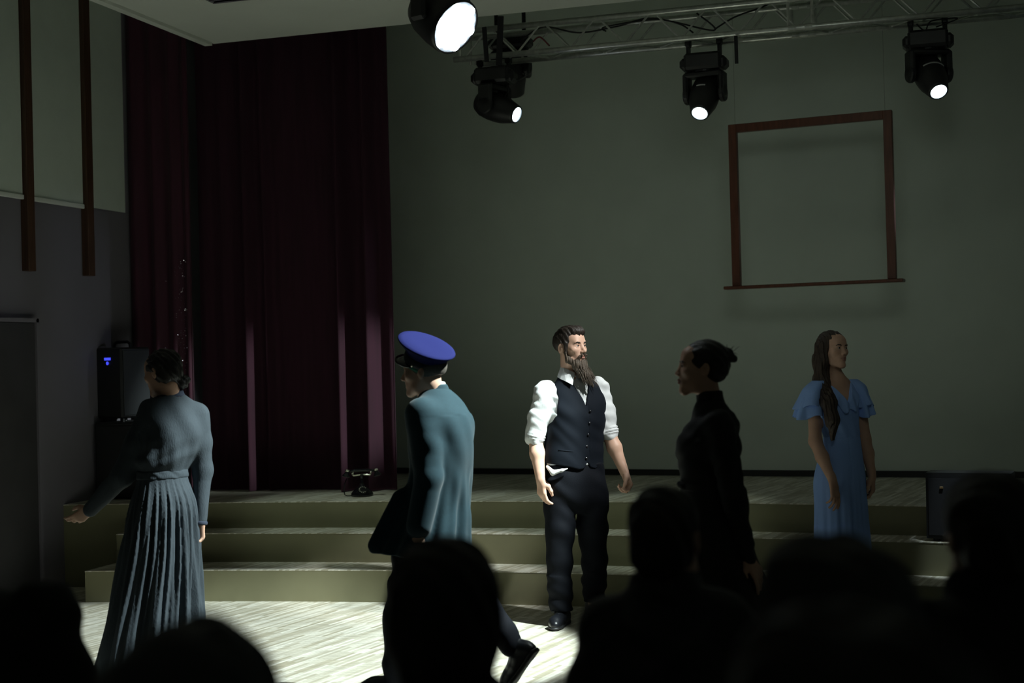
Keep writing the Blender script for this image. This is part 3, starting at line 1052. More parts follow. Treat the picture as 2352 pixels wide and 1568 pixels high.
def add_head(S, HF, fem=False, ears=True):
    H, R, sc = HF
    k = 0.02 * sc
    S.ell(H(0, .015, .035), A(.074, .095, .082) * sc, R, k=k)
    S.ell(H(0, -.028, -.02), A(.060, .064, .082) * sc, R, k=.03 * sc)
    jw = .033 if fem else .047
    for sx in (-1, 1):
        S.cap(H(sx * (.046 if fem else .052), .0, -.035), H(sx * jw, -.025, -.072), .018 * sc, .016 * sc, k=.025 * sc)
        S.cap(H(sx * jw, -.025, -.075), H(sx * .014, -.072, -.098), .017 * sc, .015 * sc, k=.025 * sc)
        S.ell(H(sx * .042, -.062, -.012), A(.024, .02, .018) * sc, R, k=.025 * sc)
    S.ell(H(0, -.078, -.096), A(.018, .016, .015) * sc, R, k=.02 * sc)
    S.ell(H(0, -.074, -.055), A(.030, .022, .024) * sc, R, k=.02 * sc)
    # brow ridge, forehead
    S.cap(H(-.034, -.076, .030), H(.034, -.076, .030), (.008 if fem else .012) * sc, k=.02 * sc)
    S.ell(H(0, -.045, .06), A(.055, .04, .035) * sc, R, k=.03 * sc)
    for sx in (-1, 1):
        S.ell(H(sx * .031, -.094, .012), A(.018, .016, .012) * sc, R, k=.014 * sc, op='s')
        # lids
        S.chain([H(sx * .015, -.078, .010), H(sx * .024, -.0835, .0210), H(sx * .036, -.082, .0210), H(sx * .047, -.072, .011)], [.0042 * sc, .0048 * sc, .0048 * sc, .0042 * sc], k=.005 * sc)
        S.chain([H(sx * .015, -.078, .008), H(sx * .025, -.083, .002), H(sx * .037, -.081, .003), H(sx * .047, -.072, .009)], [.004 * sc] * 4, k=.005 * sc)
        S.ell(H(sx * .031, -.071, .011), A(.0150, .0115, .0125) * sc, R, k=.006 * sc)
    # nose
    nf = .955 if fem else 1.0
    S.cap(H(0, -.082, .022), H(0, -.108 * nf, -.020), .0085 * sc * nf, .011 * sc * nf ** 2, k=.014 * sc)
    S.ell(H(0, -.109 * nf, -.023), A(.0105, .010, .0095) * sc * nf ** 2, R, k=.008 * sc)
    for sx in (-1, 1):
        S.ell(H(sx * .0125, -.098, -.027), A(.0075, .011, .0075) * sc, R, k=.006 * sc)
        S.ell(H(sx * .0065, -.105, -.035), A(.0035, .005, .004) * sc, R, k=.003 * sc, op='s')
    # mouth groove
    S.cap(H(-.02, -.094, -.056), H(.02, -.094, -.056), .003 * sc, k=.006 * sc, op='s')
    if ears:
        for sx in (-1, 1):
            S.ell(H(sx * .077, .012, .0), A(.009, .019, .031) * sc, R @ Rz(sx * -18), k=.006 * sc)
            S.ell(H(sx * .086, .008, .003), A(.006, .011, .018) * sc, R @ Rz(sx * -18), k=.004 * sc, op='s')
            S.ell(H(sx * .078, .004, -.003), A(.006, .008, .010) * sc, R, k=.004 * sc)


def face_parts(HF, e, brow_m, vox=0.0022, lips=True, brow_r=.0042, fem=False):
    H, R, sc = HF
    for sx in (-1, 1):
        S = Sdf().ell(H(sx * .031, -.0755, .011), A(.0122, .0118, .0105) * sc, R, k=0)
        ob = solid(S, vox, 'eye', M_eye, e)
        S = Sdf().ell(H(sx * .031 + .0008, -.0845, .0115), A(.0064, .0042, .0064) * sc, R, k=0)
        solid(S, 0.0014, 'iris', M_iris, ob)
        S = Sdf().chain([H(sx * .012, -.0895, .0270), H(sx * .026, -.0905, .0305), H(sx * .039, -.0865, .0315), H(sx * .050, -.075, .0265)], [brow_r * .8 * sc, brow_r * sc, brow_r * sc, brow_r * .6 * sc], k=.004)
        solid(S, vox, 'eyebrow', brow_m, e)
    if lips:
        S = Sdf()
        w = .021
        S.chain([H(-w, -.0885, -.0545), H(-.007, -.0985, -.0500), H(0, -.0990, -.0515), H(.007, -.0985, -.0500), H(w, -.0885, -.0545)], [.0025 * sc, .0048 * sc, .0045 * sc, .0048 * sc, .0025 * sc], k=.004 * sc)
        S.chain([H(-w, -.0885, -.0560), H(-.008, -.0965, -.0620), H(.008, -.0965, -.0620), H(w, -.0885, -.0560)], [.0025 * sc, .0055 * sc, .0055 * sc, .0025 * sc], k=.003 * sc)
        solid(S, vox, 'lips', M_lip, e)


def unit(v):
    v = np.array(v, np.float32)
    return v / np.linalg.norm(v)


def add_hand(S, w, d, t, side, curl=(25, 35, 22), sc=1.0, thumb=0.0, spread=1.0, vary=6):
    """w wrist, d distal direction, t thumb-side direction, side 'R' or 'L'"""
    d = unit(d)
    t = np.array(t, np.float32)
    t = unit(t - d * (t @ d))
    p = np.cross(t, d) if side == 'R' else np.cross(d, t)
    w = np.array(w, np.float32)

    def Q(x, y, z):
        return w + sc * (d * x + p * y + t * z)
    mcp = [(.088, .026), (.092, .0075), (.087, -.0115), (.078, -.030)]
    ln = [(.044, .027, .020), (.049, .030, .022), (.045, .028, .021), (.035, .021, .018)]
    S.cap(Q(-.03, 0, 0), Q(.02, 0, 0), .026 * sc, .025 * sc, k=.02, flat=p, sq=1.35)
    S.cap(Q(.02, 0, 0.002), Q(.075, .002, -.001), .033 * sc, .036 * sc, k=.02, flat=p, sq=2.4)
    for i, (x, z) in enumerate(mcp):
        S.cap(Q(.02, 0, z * .5), Q(x, 0, z), .011 * sc, .0108 * sc, k=.012 * sc)
        pos = np.array([x, 0.0, z])
        ang = 0
        sp = z * 2.6 * spread
        r = [.0100, .0088, .0080, .0070] if i < 3 else [.0088, .0078, .0070, .0062]
        for j in range(3):
            ang += rad(curl[j] + vary * i * (1 if j < 2 else .4))
            dr = np.array([math.cos(ang), math.sin(ang), sp * (1 if j == 0 else .4)])
            dr /= np.linalg.norm(dr)
            q = pos + dr * ln[i][j]
            S.cap(Q(*pos), Q(*q), r[j] * sc, r[j + 1] * sc, k=.0035 * sc)
            pos = q
    # thumb leaves the side of the palm near its base
    o = thumb
    T = [(.018, .006, .018), (.046, .016 + .012 * o, .044 - .006 * o), (.076, .024 + .026 * o, .052 - .014 * o), (.101, .030 + .040 * o, .050 - .022 * o)]
    S.chain([Q(*q) for q in T], [.016 * sc, .0135 * sc, .0108 * sc, .0082 * sc], k=.008 * sc)
    S.ell(Q(.04, .012, .024), A(.02, .02, .02) * sc, k=.012)


def shoe(e, ankle, yaw, m, length=.29, pitch=0.0, roll=0.0, laces=True, z0=0.0, name='shoe', heel=True):
    """yaw 0 points at the photographer"""
    R = Rz(yaw) @ Rx(pitch)
    o = np.array([ankle[0], ankle[1], z0], np.float32)

    def Q(x, y, z):
        return o + R @ np.array([x, y, z], np.float32)
    L = length
    up = Sdf()
    up.cap(Q(0, .045, .055), Q(0, -.02, .062), .036, .036, k=.02)
    up.cap(Q(0, .047, .034), Q(0, -.06, .034), .037, .036, k=.01)
    up.cap(Q(0, -.02, .060), Q(0, -L * .48, .040), .038, .034, k=.03)
    up.cap(Q(-.01, -L * .45, .036), Q(.006, -L * .62, .030), .036, .028, k=.03)
    up.cap(Q(0, .03, .06), Q(0, .02, .11), .036, .038, k=.02)
    up.plane(Q(0, 0, .018), -(R @ A(0, 0, 1)), k=.002)
    ob = solid(up, .004, name, m, e)
    so = Sdf()
    so.cap(Q(0, .045, .012), Q(-.004, -L * .45, .012), .040, .043, k=.02, flat=R @ A(0, 0, 1), sq=3.2)
    so.cap(Q(-.004, -L * .45, .012), Q(.005, -L * .64, .014), .043, .030, k=.02, flat=R @ A(0, 0, 1), sq=2.6)
    if heel:
        so.box(Q(0, .04, .010), A(.034, .034, .012), R, rnd=.006, k=.006)
    so.plane(Q(0, 0, .0005), -(R @ A(0, 0, 1)), k=.001)
    solid(so, .004, 'sole', mat('shoe_sole', (.02, .02, .022), .5), ob)
    if laces:
        m_ = MB()
        for j in range(4):
            y = -.045 - j * .022
            z = .103 - j * .009
            m_.tube([Vector(Q(-.022, y, z - .012)), Vector(Q(0, y - .004, z + .001)), Vector(Q(.022, y, z - .012))], .0028, 6)
        m_.tube([Vector(Q(0, -.04, .104)), Vector(Q(-.03, -.05, .112)), Vector(Q(-.045, -.075, .09)), Vector(Q(-.03, -.08, .085)), Vector(Q(0, -.045, .103))], .0025, 6)
        m_.build('laces', m, ob, True)
    return ob


def folds(*terms):
    """sum of sines displacement: (amp, fx, fy, fz, phase)"""
    def fn(X, Y, Z):
        d = 0
        for a, fx, fy, fz, ph in terms:
            d = d + a * np.sin(X * fx + Y * fy + Z * fz + ph + 1.3 * np.sin(X * fz * .5 + Z * fx * .4 + ph))
        return d
    return fn


def strands(*terms):
    def fn(X, Y, Z):
        d = 0
        for a, fx, fy, fz, ph in terms:
            d = d + a * np.sin(X * fx + Y * fy + Z * fz + ph + 2.5 * np.sin(Z * 13 + ph))
        return d
    return fn


def front_frame(c, yaw):
    """returns function giving across (u) and fore (v, negative in front) coordinates"""
    cs, sn = math.cos(rad(yaw)), math.sin(rad(yaw))
    return lambda X, Y: ((X - c[0]) * cs + (Y - c[1]) * sn, -(X - c[0]) * sn + (Y - c[1]) * cs)


# ------------------------------------------------------------------ bearded man in waistcoat
def man():
    P = Fig(1330, 1430, 'bearded man in a dark waistcoat and white shirt with rolled sleeves, standing in the light')
    e = P.e
    ty = 22
    shR, shL = P(1251, 895, -.055), P(1376, 893, .075)
    elR, elL = P(1229, 1002, -.04), P(1399, 998, .055)
    wrR, wrL = P(1240, 1095, -.10), P(1434, 1086, -.01)
    hc = P(1311, 799, 0)
    HF = head_frame(hc, 47, 1, 0)
    H, R, sc = HF
    nb = P(1311, 872, .02)
    cx0 = float(P(1318, 1070)[0]); cx1 = float(P(1327, 945)[0]); cxn = float(P(1313, 870)[0])
    # body
    S = Sdf()
    add_head(S, HF)
    S.cap(H(0, .015, -.07), nb, .054, .058, k=.03)
    S.loft([(.80, 0, .02, .13, .095), (.95, cx0, .01, .145, .10), (1.28, cx1, 0.01, .145, .10), (1.42, cx1 * .8, .015, .13, .07), (1.50, cxn, .02, .06, .05)], yaw=ty, k=.03)
    for sh, el, wr, d, t, sd, cu, th in ((shR, elR, wrR, A(.06, -.10, -1), A(.62, -.78, 0), 'R', (18, 34, 22), .35), (shL, elL, wrL, A(.30, -.22, -.9), A(.45, -.89, .1), 'L', (48, 52, 34), .9)):
        S.cap(sh, el, .045, .042, k=.03)
        mid = el * .62 + wr * .38
        S.chain([el, mid, wr], [.043, .044, .027], k=.02)
        add_hand(S, wr, d, t, sd, cu, 1.0, th)
    hipR, knR, anR = P(1286, 1120, -.02), P(1287, 1262, -.04), P(1290, 1398, -.05)
    hipL, knL, anL = P(1360, 1120, .04), P(1364, 1262, .10), P(1368, 1392, .24)
    anR[2] = .09; anL[2] = .09
    for a, b, c in ((hipR, knR, anR), (hipL, knL, anL)):
        S.chain([a, b, c], [.07, .052, .036], k=.03)
        S.cap(c, c - A(0, 0, .04), .035, .03, k=.02)
    solid(S, .0037, 'body', M_skin, e)
    face_parts(HF, e, M_hair_dk)
    # hair
    S = Sdf()
    S.ell(H(0, .020, .045), A(.082, .101, .086), R, k=.01)
    S.ell(H(.004, -.045, .098), A(.058, .050, .034), R, k=.02)
    S.ell(H(.0, .0, .105), A(.062, .070, .030), R, k=.02)
    S.ell(H(0, -.108, -.005), A(.074, .074, .076), R, k=.01, op='s')
    for sx in (-1, 1):
        S.ell(H(sx * .088, .008, -.012), A(.03, .036, .042), R, k=.006, op='s')
        S.cap(H(sx * .071, -.018, .03), H(sx * .069, -.022, -.03), .010, .008, k=.012)
    S.ell(H(0, .06, -.14), A(.12, .14, .105), R, k=.008, op='s')
    S.func(strands((.0014, 160, 120, 40, 0), (.0014, 90, 170, 80, 1), (.0010, 240, 60, 100, 2)), op='d')
    solid(S, .003, 'hair', M_hair_dk, e)
    # beard: jaw cover, moustache, long wisps
    S = Sdf()
    for sx in (-1, 1):
        S.chain([H(sx * .068, -.014, -.026), H(sx * .060, -.030, -.070), H(sx * .032, -.068, -.100), H(0, -.084, -.106)], [.010, .017, .021, .022], k=.02)
        S.chain([H(sx * .003, -.104, -.040), H(sx * .018, -.097, -.046), H(sx * .028, -.086, -.062), H(sx * .032, -.076, -.085)], [.0055, .0075, .007, .010], k=.008)
    S.cap(H(0, -.095, -.078), H(0, -.09, -.10), .006, .014, k=.01)
    b0, b1, b2 = H(0, -.074, -.112), P(1346, 862, -.085), P(1360, 887, -.105)
    S.cap(b0, b1, .036, .026, k=.03, flat=R @ A(0, 1, 0), sq=1.6)
    S.cap(b1, b2, .026, .007, k=.02, flat=R @ A(0, 1, 0), sq=1.6)
    S.cap(H(-.02, -.06, -.112), P(1330, 866, -.085), .024, .005, k=.02)
    S.func(strands((.002, 330, 60, 20, 0), (.0018, 210, 250, -20, 1), (.0014, 480, 90, 30, 2)), op='d')
    bd = solid(S, .003, 'beard', M_beard, e)
    rg = random.Random(3)
    m = MB()
    for i in range(150):
        u = rg.uniform(-1, 1)
        a = H(u * .045, -.068 - .02 * (1 - u * u), -.105 + rg.uniform(-.01, .01))
        tip = b2 * rg.uniform(.55, 1.0) if False else None
        q = rg.uniform(.35, 1.08)
        c = a + (b2 - b0) * q + A(u * .018 * (1 - .4 * q) + rg.gauss(0, .004), rg.gauss(0, .004), rg.gauss(0, .005))
        mid = (a + c) / 2 + A(rg.gauss(0, .006), -.008 + rg.gauss(0, .004), rg.gauss(0, .003))
        m.tube([Vector(a), Vector(mid), Vector(c)], [.0016, .0014, .0004], 4)
    m.build('wisps', M_beard, bd, True)

    # shirt
    M_sh = mat('white_shirt', (.62, .63, .63), .7, bump=.15, bscale=40)
    S = Sdf()
    lev = [(.965, cx0, .0, .176, .126), (1.02, cx0, 0, .176, .126), (1.15, cx0 * .5 + cx1 * .5, 0, .172, .125), (1.29, cx1, 0, .176, .122), (1.38, cx1 * .9, .01, .168, .098), (1.44, cx1 * .8, .015, .130, .074), (1.50, cxn, .02, .066, .056), (1.53, cxn, .02, .060, .053)]
    S.loft(lev, yaw=ty, k=.02)
    for sh, el, s_ in ((shR, elR, -1), (shL, elL, 1)):
        S.cap(sh, sh * .45 + el * .55, .066, .066, k=.035)
        S.cap(sh * .45 + el * .55, el, .066, .060, k=.02)
    S.func(folds((.0035, 38, 20, 24, 0.3), (.003, -46, 30, 30, 1.5), (.0022, 20, 50, 95, .7)), op='d')
    # rolled cuffs
    for sh, el, wr in ((shR, elR, wrR), (shL, elL, wrL)):
        ax = unit(el - sh)
        c0 = el - ax * .030
        for q, r in ((0, .064), (.016, .0665), (.031, .064)):
            c = c0 + ax * q
            S.cap(c - ax * .002, c + ax * .002, r, r, k=.004, flat=ax, sq=6.0)
    solid(S, .0052, 'shirt', M_sh, e)
    # shirt collar
    S = Sdf()
    ff = front_frame((cxn, .02), ty + 8)
    S.loft([(1.487, cxn, .015, .078, .071), (1.51, cxn, .018, .074, .067), (1.548, cxn, .026, .066, .062)], yaw=ty, k=.01)
    S.loft([(1.40, cxn, .015, .0665, .060), (1.51, cxn, .018, .066, .060), (1.60, cxn, .026, .060, .056)], yaw=ty, k=.002, op='s')
    S.func(lambda X, Y, Z: np.maximum(np.abs(ff(X, Y)[0]) - (.018 + (Z - 1.50) * .9), ff(X, Y)[1]), op='s')
    co = solid(S, .003, 'collar', M_sh, e)
    q = Rz(ty + 8)
    c = np.array([cxn, .018, 0], np.float32)
    for sx in (-1, 1):
        top = [A(0, .060, 1.558), A(sx * .036, .048, 1.556), A(sx * .062, .018, 1.552), A(sx * .064, -.018, 1.543), A(sx * .048, -.050, 1.530), A(sx * .020, -.070, 1.512)]
        bot = [A(0, .080, 1.505), A(sx * .050, .066, 1.500), A(sx * .086, .026, 1.490), A(sx * .094, -.024, 1.478), A(sx * .086, -.074, 1.462), A(sx * .064, -.112, 1.440)]
        out = unit(A(sx * .5, -.5, .4)) * .0035
        vs_ = [c + q @ p for p in top] + [c + q @ p for p in bot]
        vs_ += [v - q @ out for v in vs_]
        n_ = len(top)
        fs_ = []
        for t_ in range(n_ - 1):
            fs_ += [(t_, t_ + 1, n_ + t_ + 1, n_ + t_), (2 * n_ + t_ + 1, 2 * n_ + t_, 3 * n_ + t_, 3 * n_ + t_ + 1), (n_ + t_, n_ + t_ + 1, 3 * n_ + t_ + 1, 3 * n_ + t_), (t_ + 1, t_, 2 * n_ + t_, 2 * n_ + t_ + 1)]
        fs_ += [(n_ - 1, 2 * n_ - 1, 4 * n_ - 1, 3 * n_ - 1)]
        MB().add([Vector(v) for v in vs_], fs_).build('collar_wing', M_sh, co)
    # waistcoat
    M_v = mat('charcoal_navy_wool', (.0050, .0072, .0115), .8, spec=.12, bump=.06, bscale=300)
    S = Sdf()
    lv = [(.925, cx0, .0, .194, .142), (1.02, cx0, 0, .189, .139), (1.15, cx0 * .5 + cx1 * .5, 0, .184, .138), (1.29, cx1, 0, .186, .134), (1.38, cx1 * .9, .01, .180, .110), (1.445, cx1 * .8, .015, .140, .086), (1.495, cxn, .02, .080, .068), (1.51, cxn, .02, .074, .066)]
    S.loft(lv, yaw=ty, k=.01)
    fr_ = front_frame((cx1, 0), ty)
    zv = float(P(1335, 932)[2])
    S.func(lambda X, Y, Z: np.maximum((np.abs(fr_(X, Y)[0]) - (Z - zv) * .36), fr_(X, Y)[1] + .01), k=.004, op='s')
    S.func(lambda X, Y, Z: np.maximum((np.abs(fr_(X, Y)[0]) - (.975 - Z) * .7), fr_(X, Y)[1] + .01), k=.004, op='s')
    S.func(lambda X, Y, Z: (.935 + .25 * np.abs(np.abs(fr_(X, Y)[0]) - .055) * (fr_(X, Y)[1] < 0)) - Z, k=.004, op='i')
    for sh, el, s_ in ((shR, elR, -1), (shL, elL, 1)):
        q = Rz(ty)
        c = np.array([cx1, 0.01, 1.335], np.float32) + q @ A(s_ * .215, -.005, .02)
        S.ell(c, A(.068, .12, .150), q, k=.008, op='s')
    S.func(lambda X, Y, Z: np.where(np.abs(fr_(X, Y)[0] - .012) < .0022, .003, 0.0) * (fr_(X, Y)[1] < 0), op='d')
    S.func(folds((.0016, 14, 10, 45, 0), (.0012, 30, -20, 60, 1)), op='d')
    vs = solid(S, .005, 'waistcoat', M_v, e)
    D = dense(lv)
    for k in range(5):
        z = float(P(0, 944 + k * 26.5)[2])
        q = Rz(ty)
        b = np.interp(z, D[0], D[4]); cx = np.interp(z, D[0], D[1]); cy = np.interp(z, D[0], D[2])
        p = np.array([cx, cy, z]) + q @ A(.022, -b * .993 - .001, 0)
        MB().lathe([(.0075, -.002), (.0075, .002), (.005, .0035), (.001, .003)], 12, Vector(p), axisR(Vector(q @ A(0.1, -1, 0)))).build('button', mat('dark_button', (.01, .01, .012), .15), vs)
    for sx in (-1, 1):
        q = Rz(ty)
        z = 1.045
        b = np.interp(z, D[0], D[4]); a_ = np.interp(z, D[0], D[3]); cx = np.interp(z, D[0], D[1])
        pts = []
        for j in range(6):
            u = sx * (.06 + .016 * j)
            pts.append(Vector(np.array([cx, 0, z + .002 * j]) + q @ A(u, -b * math.sqrt(max(0, 1 - (u / a_) ** 2)) + .001, 0)))
        MB().tube(pts, .0035, 6).build('pocket_welt', M_v, vs, True)
    # shirt tail showing below the waistcoat
    S = Sdf()
    q = Rz(ty)
    S.chain([np.array([cx0, 0, .955]) + q @ A(-.186, -.03, 0), np.array([cx0, 0, .922]) + q @ A(-.176, -.085, 0), np.array([cx0, 0, .936]) + q @ A(-.13, -.118, 0), np.array([cx0, 0, .945]) + q @ A(-.10, -.13, 0)], [.010, .016, .009, .004], k=.01)
    solid(S, .004, 'shirt_tail', M_sh, e)
    # trousers
    M_t = mat('navy_trousers', (.0035, .0045, .0075), .8, spec=.15, bump=.1, bscale=200)
    S = Sdf()
    S.loft([(.66, .0, .01, .10, .09), (.74, .0, .01, .185, .125), (.84, 0.0, .0, .192, .132), (.945, cx0, 0, .178, .126), (.965, cx0, 0, .176, .125)], yaw=12, n=2.3, k=.03)
    S.chain([P(1286, 1150, -.02), P(1286, 1210, -.03), P(1284, 1290, -.04), P(1285, 1345, -.05), np.append(P(1288, 1398, -.05)[:2], .085)], [.102, .089, .077, .072, .074], k=.02)
    S.chain([P(1361, 1150, .03), P(1361, 1210, .05), P(1367, 1290, .10), P(1368, 1345, .17), np.append(P(1369, 1398, .24)[:2], .085)], [.102, .094, .078, .074, .072], k=.02)
    S.func(folds((.0025, 10, 8, 30, 0), (.003, 20, 5, 45, 2)), op='d')
    zf = lambda X, Y, Z: np.where(Z < .30, .0045 * np.sin(Z * 70 + X * 25), 0.0)
    S.func(zf, op='d')
    S.plane((0, 0, .088), (0, 0, -1), k=.006)
    tr_ = solid(S, .0065, 'trousers', M_t, e)
    M_s = mat('black_leather', (.010, .011, .015), .35, bump=.1, bscale=120)
    shoe(e, P(1291, 1410, -.05), -18, M_s)
    shoe(e, P(1369, 1400, .26), 24, M_s)


man()


# ------------------------------------------------------------------ officer walking away to the left
def officer():
    P = Fig(1000, 1592, 'man in a blue peaked cap and grey-green uniform coat, seen from behind, walking left')
    e = P.e
    ty = -113
    fd = A(math.sin(rad(ty)), -math.cos(rad(ty)), 0)       # facing
    lt = A(-fd[1], fd[0], 0)                               # his left
    tc = P(1008, 1000, 0)
    HF = head_frame(P(972, 855, 0), -104, -4, 0, .98)
    H, R, sc = HF
    shL = tc + lt * .165 + A(-.01, 0, .125)
    shR = tc - lt * .13 + A(-.02, 0, .09)
    elL, wrL = P(990, 1090, -.20), P(968, 1200, -.22)
    elR, wrR = tc - lt * .15 + fd * .06 + A(0, .0, -.16), tc - lt * .15 + fd * .20 + A(0, 0, -.38)
    nb = P(996, 908, .02)
    S = Sdf()
    add_head(S, HF)
    S.cap(H(0, .03, -.06), nb, .056, .062, k=.03)
    S.loft([(.85, .0, 0, .14, .10), (1.05, .03, 0, .15, .11), (1.3, float(tc[0]), 0, .15, .11), (1.40, float(tc[0]) - .02, 0, .12, .08), (1.46, float(nb[0]), .02, .06, .05)], yaw=ty, k=.03)
    for sh, el, wr, t, sd in ((shL, elL, wrL, fd, 'L'), (shR, elR, wrR, fd, 'R')):
        S.chain([sh, el, wr], [.045, .042, .028], k=.03)
        add_hand(S, wr, unit(wr - el) + A(0, 0, -.4), t, sd, (25, 35, 25), 1.0, .3)
    # legs
    hp1, k1, a1 = P(960, 1230, -.03), P(928, 1400, -.02), P(920, 1560, .02)
    hp2, k2, a2 = P(1010, 1230, .05), P(1095, 1375, .03), P(1180, 1497, -.02)
    S.chain([hp1, k1, a1], [.08, .055, .038], k=.03)
    S.cap(a1, a1 - A(0, 0, .04), .036, .03, k=.02)
    S.chain([hp2, k2, a2], [.08, .055, .038], k=.03)
    solid(S, .006, 'body', M_skin, e)
    # short grey hair below the cap
    S = Sdf()
    S.ell(H(0, .022, .03), A(.080, .100, .08), R, k=.01)
    S.ell(H(0, -.11, -.01), A(.09, .085, .1), R, k=.01, op='s')
    S.ell(H(0, .05, -.13), A(.12, .16, .115), R, k=.008, op='s')
    solid(S, .004, 'hair', mat('grey_hair', (.10, .085, .07), .7, bump=.3), e)
    # coat
    M_c = mat('grey_green_wool', (.012, .035, .047), .85, spec=.2, noise=.06, nscale=60, bump=.04, bscale=250, sheen=.1)
    S = Sdf()
    x1 = float(P(1018, 985)[0]); x2 = float(P(1012, 1120)[0]); x3 = float(P(975, 1262)[0])
    lv = [(.69, x3 - .015, -.01, .25, .235), (.78, x3 + .015, -.01, .222, .205), (.92, (x2 + x3) / 2 + .015, 0, .195, .165), (1.06, x2, 0, .190, .145), (1.20, (x1 + x2) / 2, 0, .200, .150), (1.32, x1 - .012, 0.0, .208, .142), (1.385, x1 - .02, .0, .19, .115), (1.44, float(nb[0]) + .018, .015, .12, .085), (1.475, float(nb[0]) + .004, .02, .074, .068)]

    def cf(a, Z, u, v):
        lo = np.clip((1.10 - Z) / .35, 0, 1)
        # vent and hanging folds of the skirt
        return lo * (.010 * np.sin(a * 9 + 2.2) + .006 * np.sin(a * 17 + Z * 6)) + .003 * np.sin(a * 7 + Z * 14) * (Z < 1.35)
    S.loft(lv, yaw=ty, k=.02, fold=cf)
    S.cap(shL - A(0, 0, .01), shL * .5 + elL * .5, .074, .072, k=.05)
    S.chain([shL * .5 + elL * .5, elL, wrL + A(0, 0, .015)], [.072, .066, .060], k=.02)
    S.chain([shR, elR, wrR + A(0, 0, .02)], [.070, .062, .055], k=.05)
    S.func(folds((.0022, 25, 18, 16, .5), (.0016, -35, 25, 22, 1.2)), op='d')
    # swinging front corner of the coat
    S.cap(P(925, 1140, -.12), P(872, 1240, -.15), .05, .05, k=.05, flat=A(.35, -.9, .1), sq=2.6)
    zb = lambda X, Y, Z: (float(P(0, 1262)[2]) + .05 * np.clip((-.14 - X) * 1.6, -.2, .5)) - Z
    S.func(zb, k=.006, op='i')
    ct = solid(S, .0062, 'coat', M_c, e)
    # centre back seam and vent
    # collar
    S = Sdf()
    S.loft([(1.44, float(nb[0]) + .008, .015, .088, .080), (1.470, float(nb[0]), .02, .078, .073), (1.495, float(nb[0]) - .004, .018, .070, .068)], yaw=ty, k=.01)
    solid(S, .004, 'coat_collar', M_c, ct)
    S = Sdf()
    S.loft([(1.48, float(nb[0]) - .003, .02, .066, .064), (1.507, float(nb[0]) - .006, .018, .063, .061)], yaw=ty, k=.01)
    solid(S, .004, 'shirt_collar', mat('white_shirt', (.8, .8, .78), .75), e)
    # trousers
    M_t = mat('dark_navy_trousers', (.006, .007, .011), .8, spec=.15)
    S = Sdf()
    S.loft([(.70, -.02, .0, .14, .12), (.85, 0, 0, .165, .13), (.98, .01, 0, .16, .12)], yaw=ty, k=.03)
    S.chain([hp1, k1, a1 - A(0, 0, .02)], [.105, .095, .088], k=.03)
    S.chain([hp2, k2, a2 + A(-.01, 0, .035)], [.105, .076, .060], k=.03)
    S.func(folds((.004, 12, 8, 40, 0), (.004, 30, 9, 30, 2)), op='d')
    # hems
    S.func(lambda X, Y, Z: .05 - Z, k=.004, op='i')
    solid(S, .008, 'trousers', M_t, e)
    M_s = mat('black_leather', (.010, .011, .015), .35)
    shoe(e, a1 + A(0, 0, 0), ty + 12, M_s, laces=False)
    # trailing shoe: heel raised, toes on the ground
    yw = -118
    o = a2 - A(math.sin(rad(yw)), -math.cos(rad(yw)), 0) * .085
    shoe(e, o, yw, M_s, pitch=52, laces=False, z0=.150)
    # peaked cap
    cc = P(972, 829, 0)
    nn = unit(A(.35, -.40, .86))
    f0 = A(-1, .10, 0)
    f0 = unit(f0 - nn * (f0 @ nn))
    Rc = np.stack([np.cross(-f0, nn), -f0, nn], 1)
    cp = empty('cap', cc)
    cp.parent = e
    cp.location = Vector(cc)
    Rm = Matrix([[float(v) for v in r] for r in Rc])
    def ring(prof, n=40, sx=1.0, sy=1.12):
        m = MB()
        vs, fs = [], []
        for r, z, oy in prof:
            for k in range(n):
                w = 2 * PI * k / n
                vs.append(Rm @ Vector((r * sx * math.cos(w), r * sy * math.sin(w) + oy, z)))
        for i in range(len(prof) - 1):
            for k in range(n):
                fs.append((i * n + k, i * n + (k + 1) % n, (i + 1) * n + (k + 1) % n, (i + 1) * n + k))
        fs.append(tuple(range(n))[::-1]); fs.append(tuple((len(prof) - 1) * n + k for k in range(n)))
        return m.add(vs, fs)
    M_blue = mat('cornflower_blue_wool', (.0095, .012, .072), .9, spec=.1, bump=.05, bscale=300)
    M_green = mat('green_piping', (.03, .20, .13), .8)
    M_band = mat('dark_cap_band', (.012, .016, .02), .6)
    # body of the cap joins all pieces of one hat
    b = ring([(.086, -.018, .0), (.089, .0, .0), (.089, .030, .0)]).build('cap_band', M_band, cp, True)
    ring([(.083, -.030, .0), (.0865, -.028, .0), (.0875, -.014, .0), (.086, -.012, .0)]).build('cap_piping', M_green, cp, True)
    ring([(.089, .028, 0), (.094, .040, 0), (.112, .062, -.006), (.126, .076, -.010), (.127, .079, -.010)]).build('cap_side', M_blue, cp, True)
    ring([(.127, .078, -.010), (.131, .083, -.010), (.128, .088, -.010), (.110, .0905, -.008), (.05, .088, -.006), (.002, .087, -.005)]).build('cap_crown', M_blue, cp, True)
    # visor
    vs, fs = [], []
    n = 16
    for lay in (0, 1):
        for k in range(n + 1):
            w = -PI * .5 + (k / n - .5) * 2.2
            p0 = Vector((.088 * math.cos(w), .0985 * math.sin(w), -.012 - .006 * lay))
            ext = .036 * math.cos((k / n - .5) * PI) ** .7 if 0 < k < n else 0.0
            p1 = p0 + Vector((math.cos(w) * ext, math.sin(w) * ext, -ext * .55))
            vs += [Rm @ p0, Rm @ p1]
    W = 2 * (n + 1)
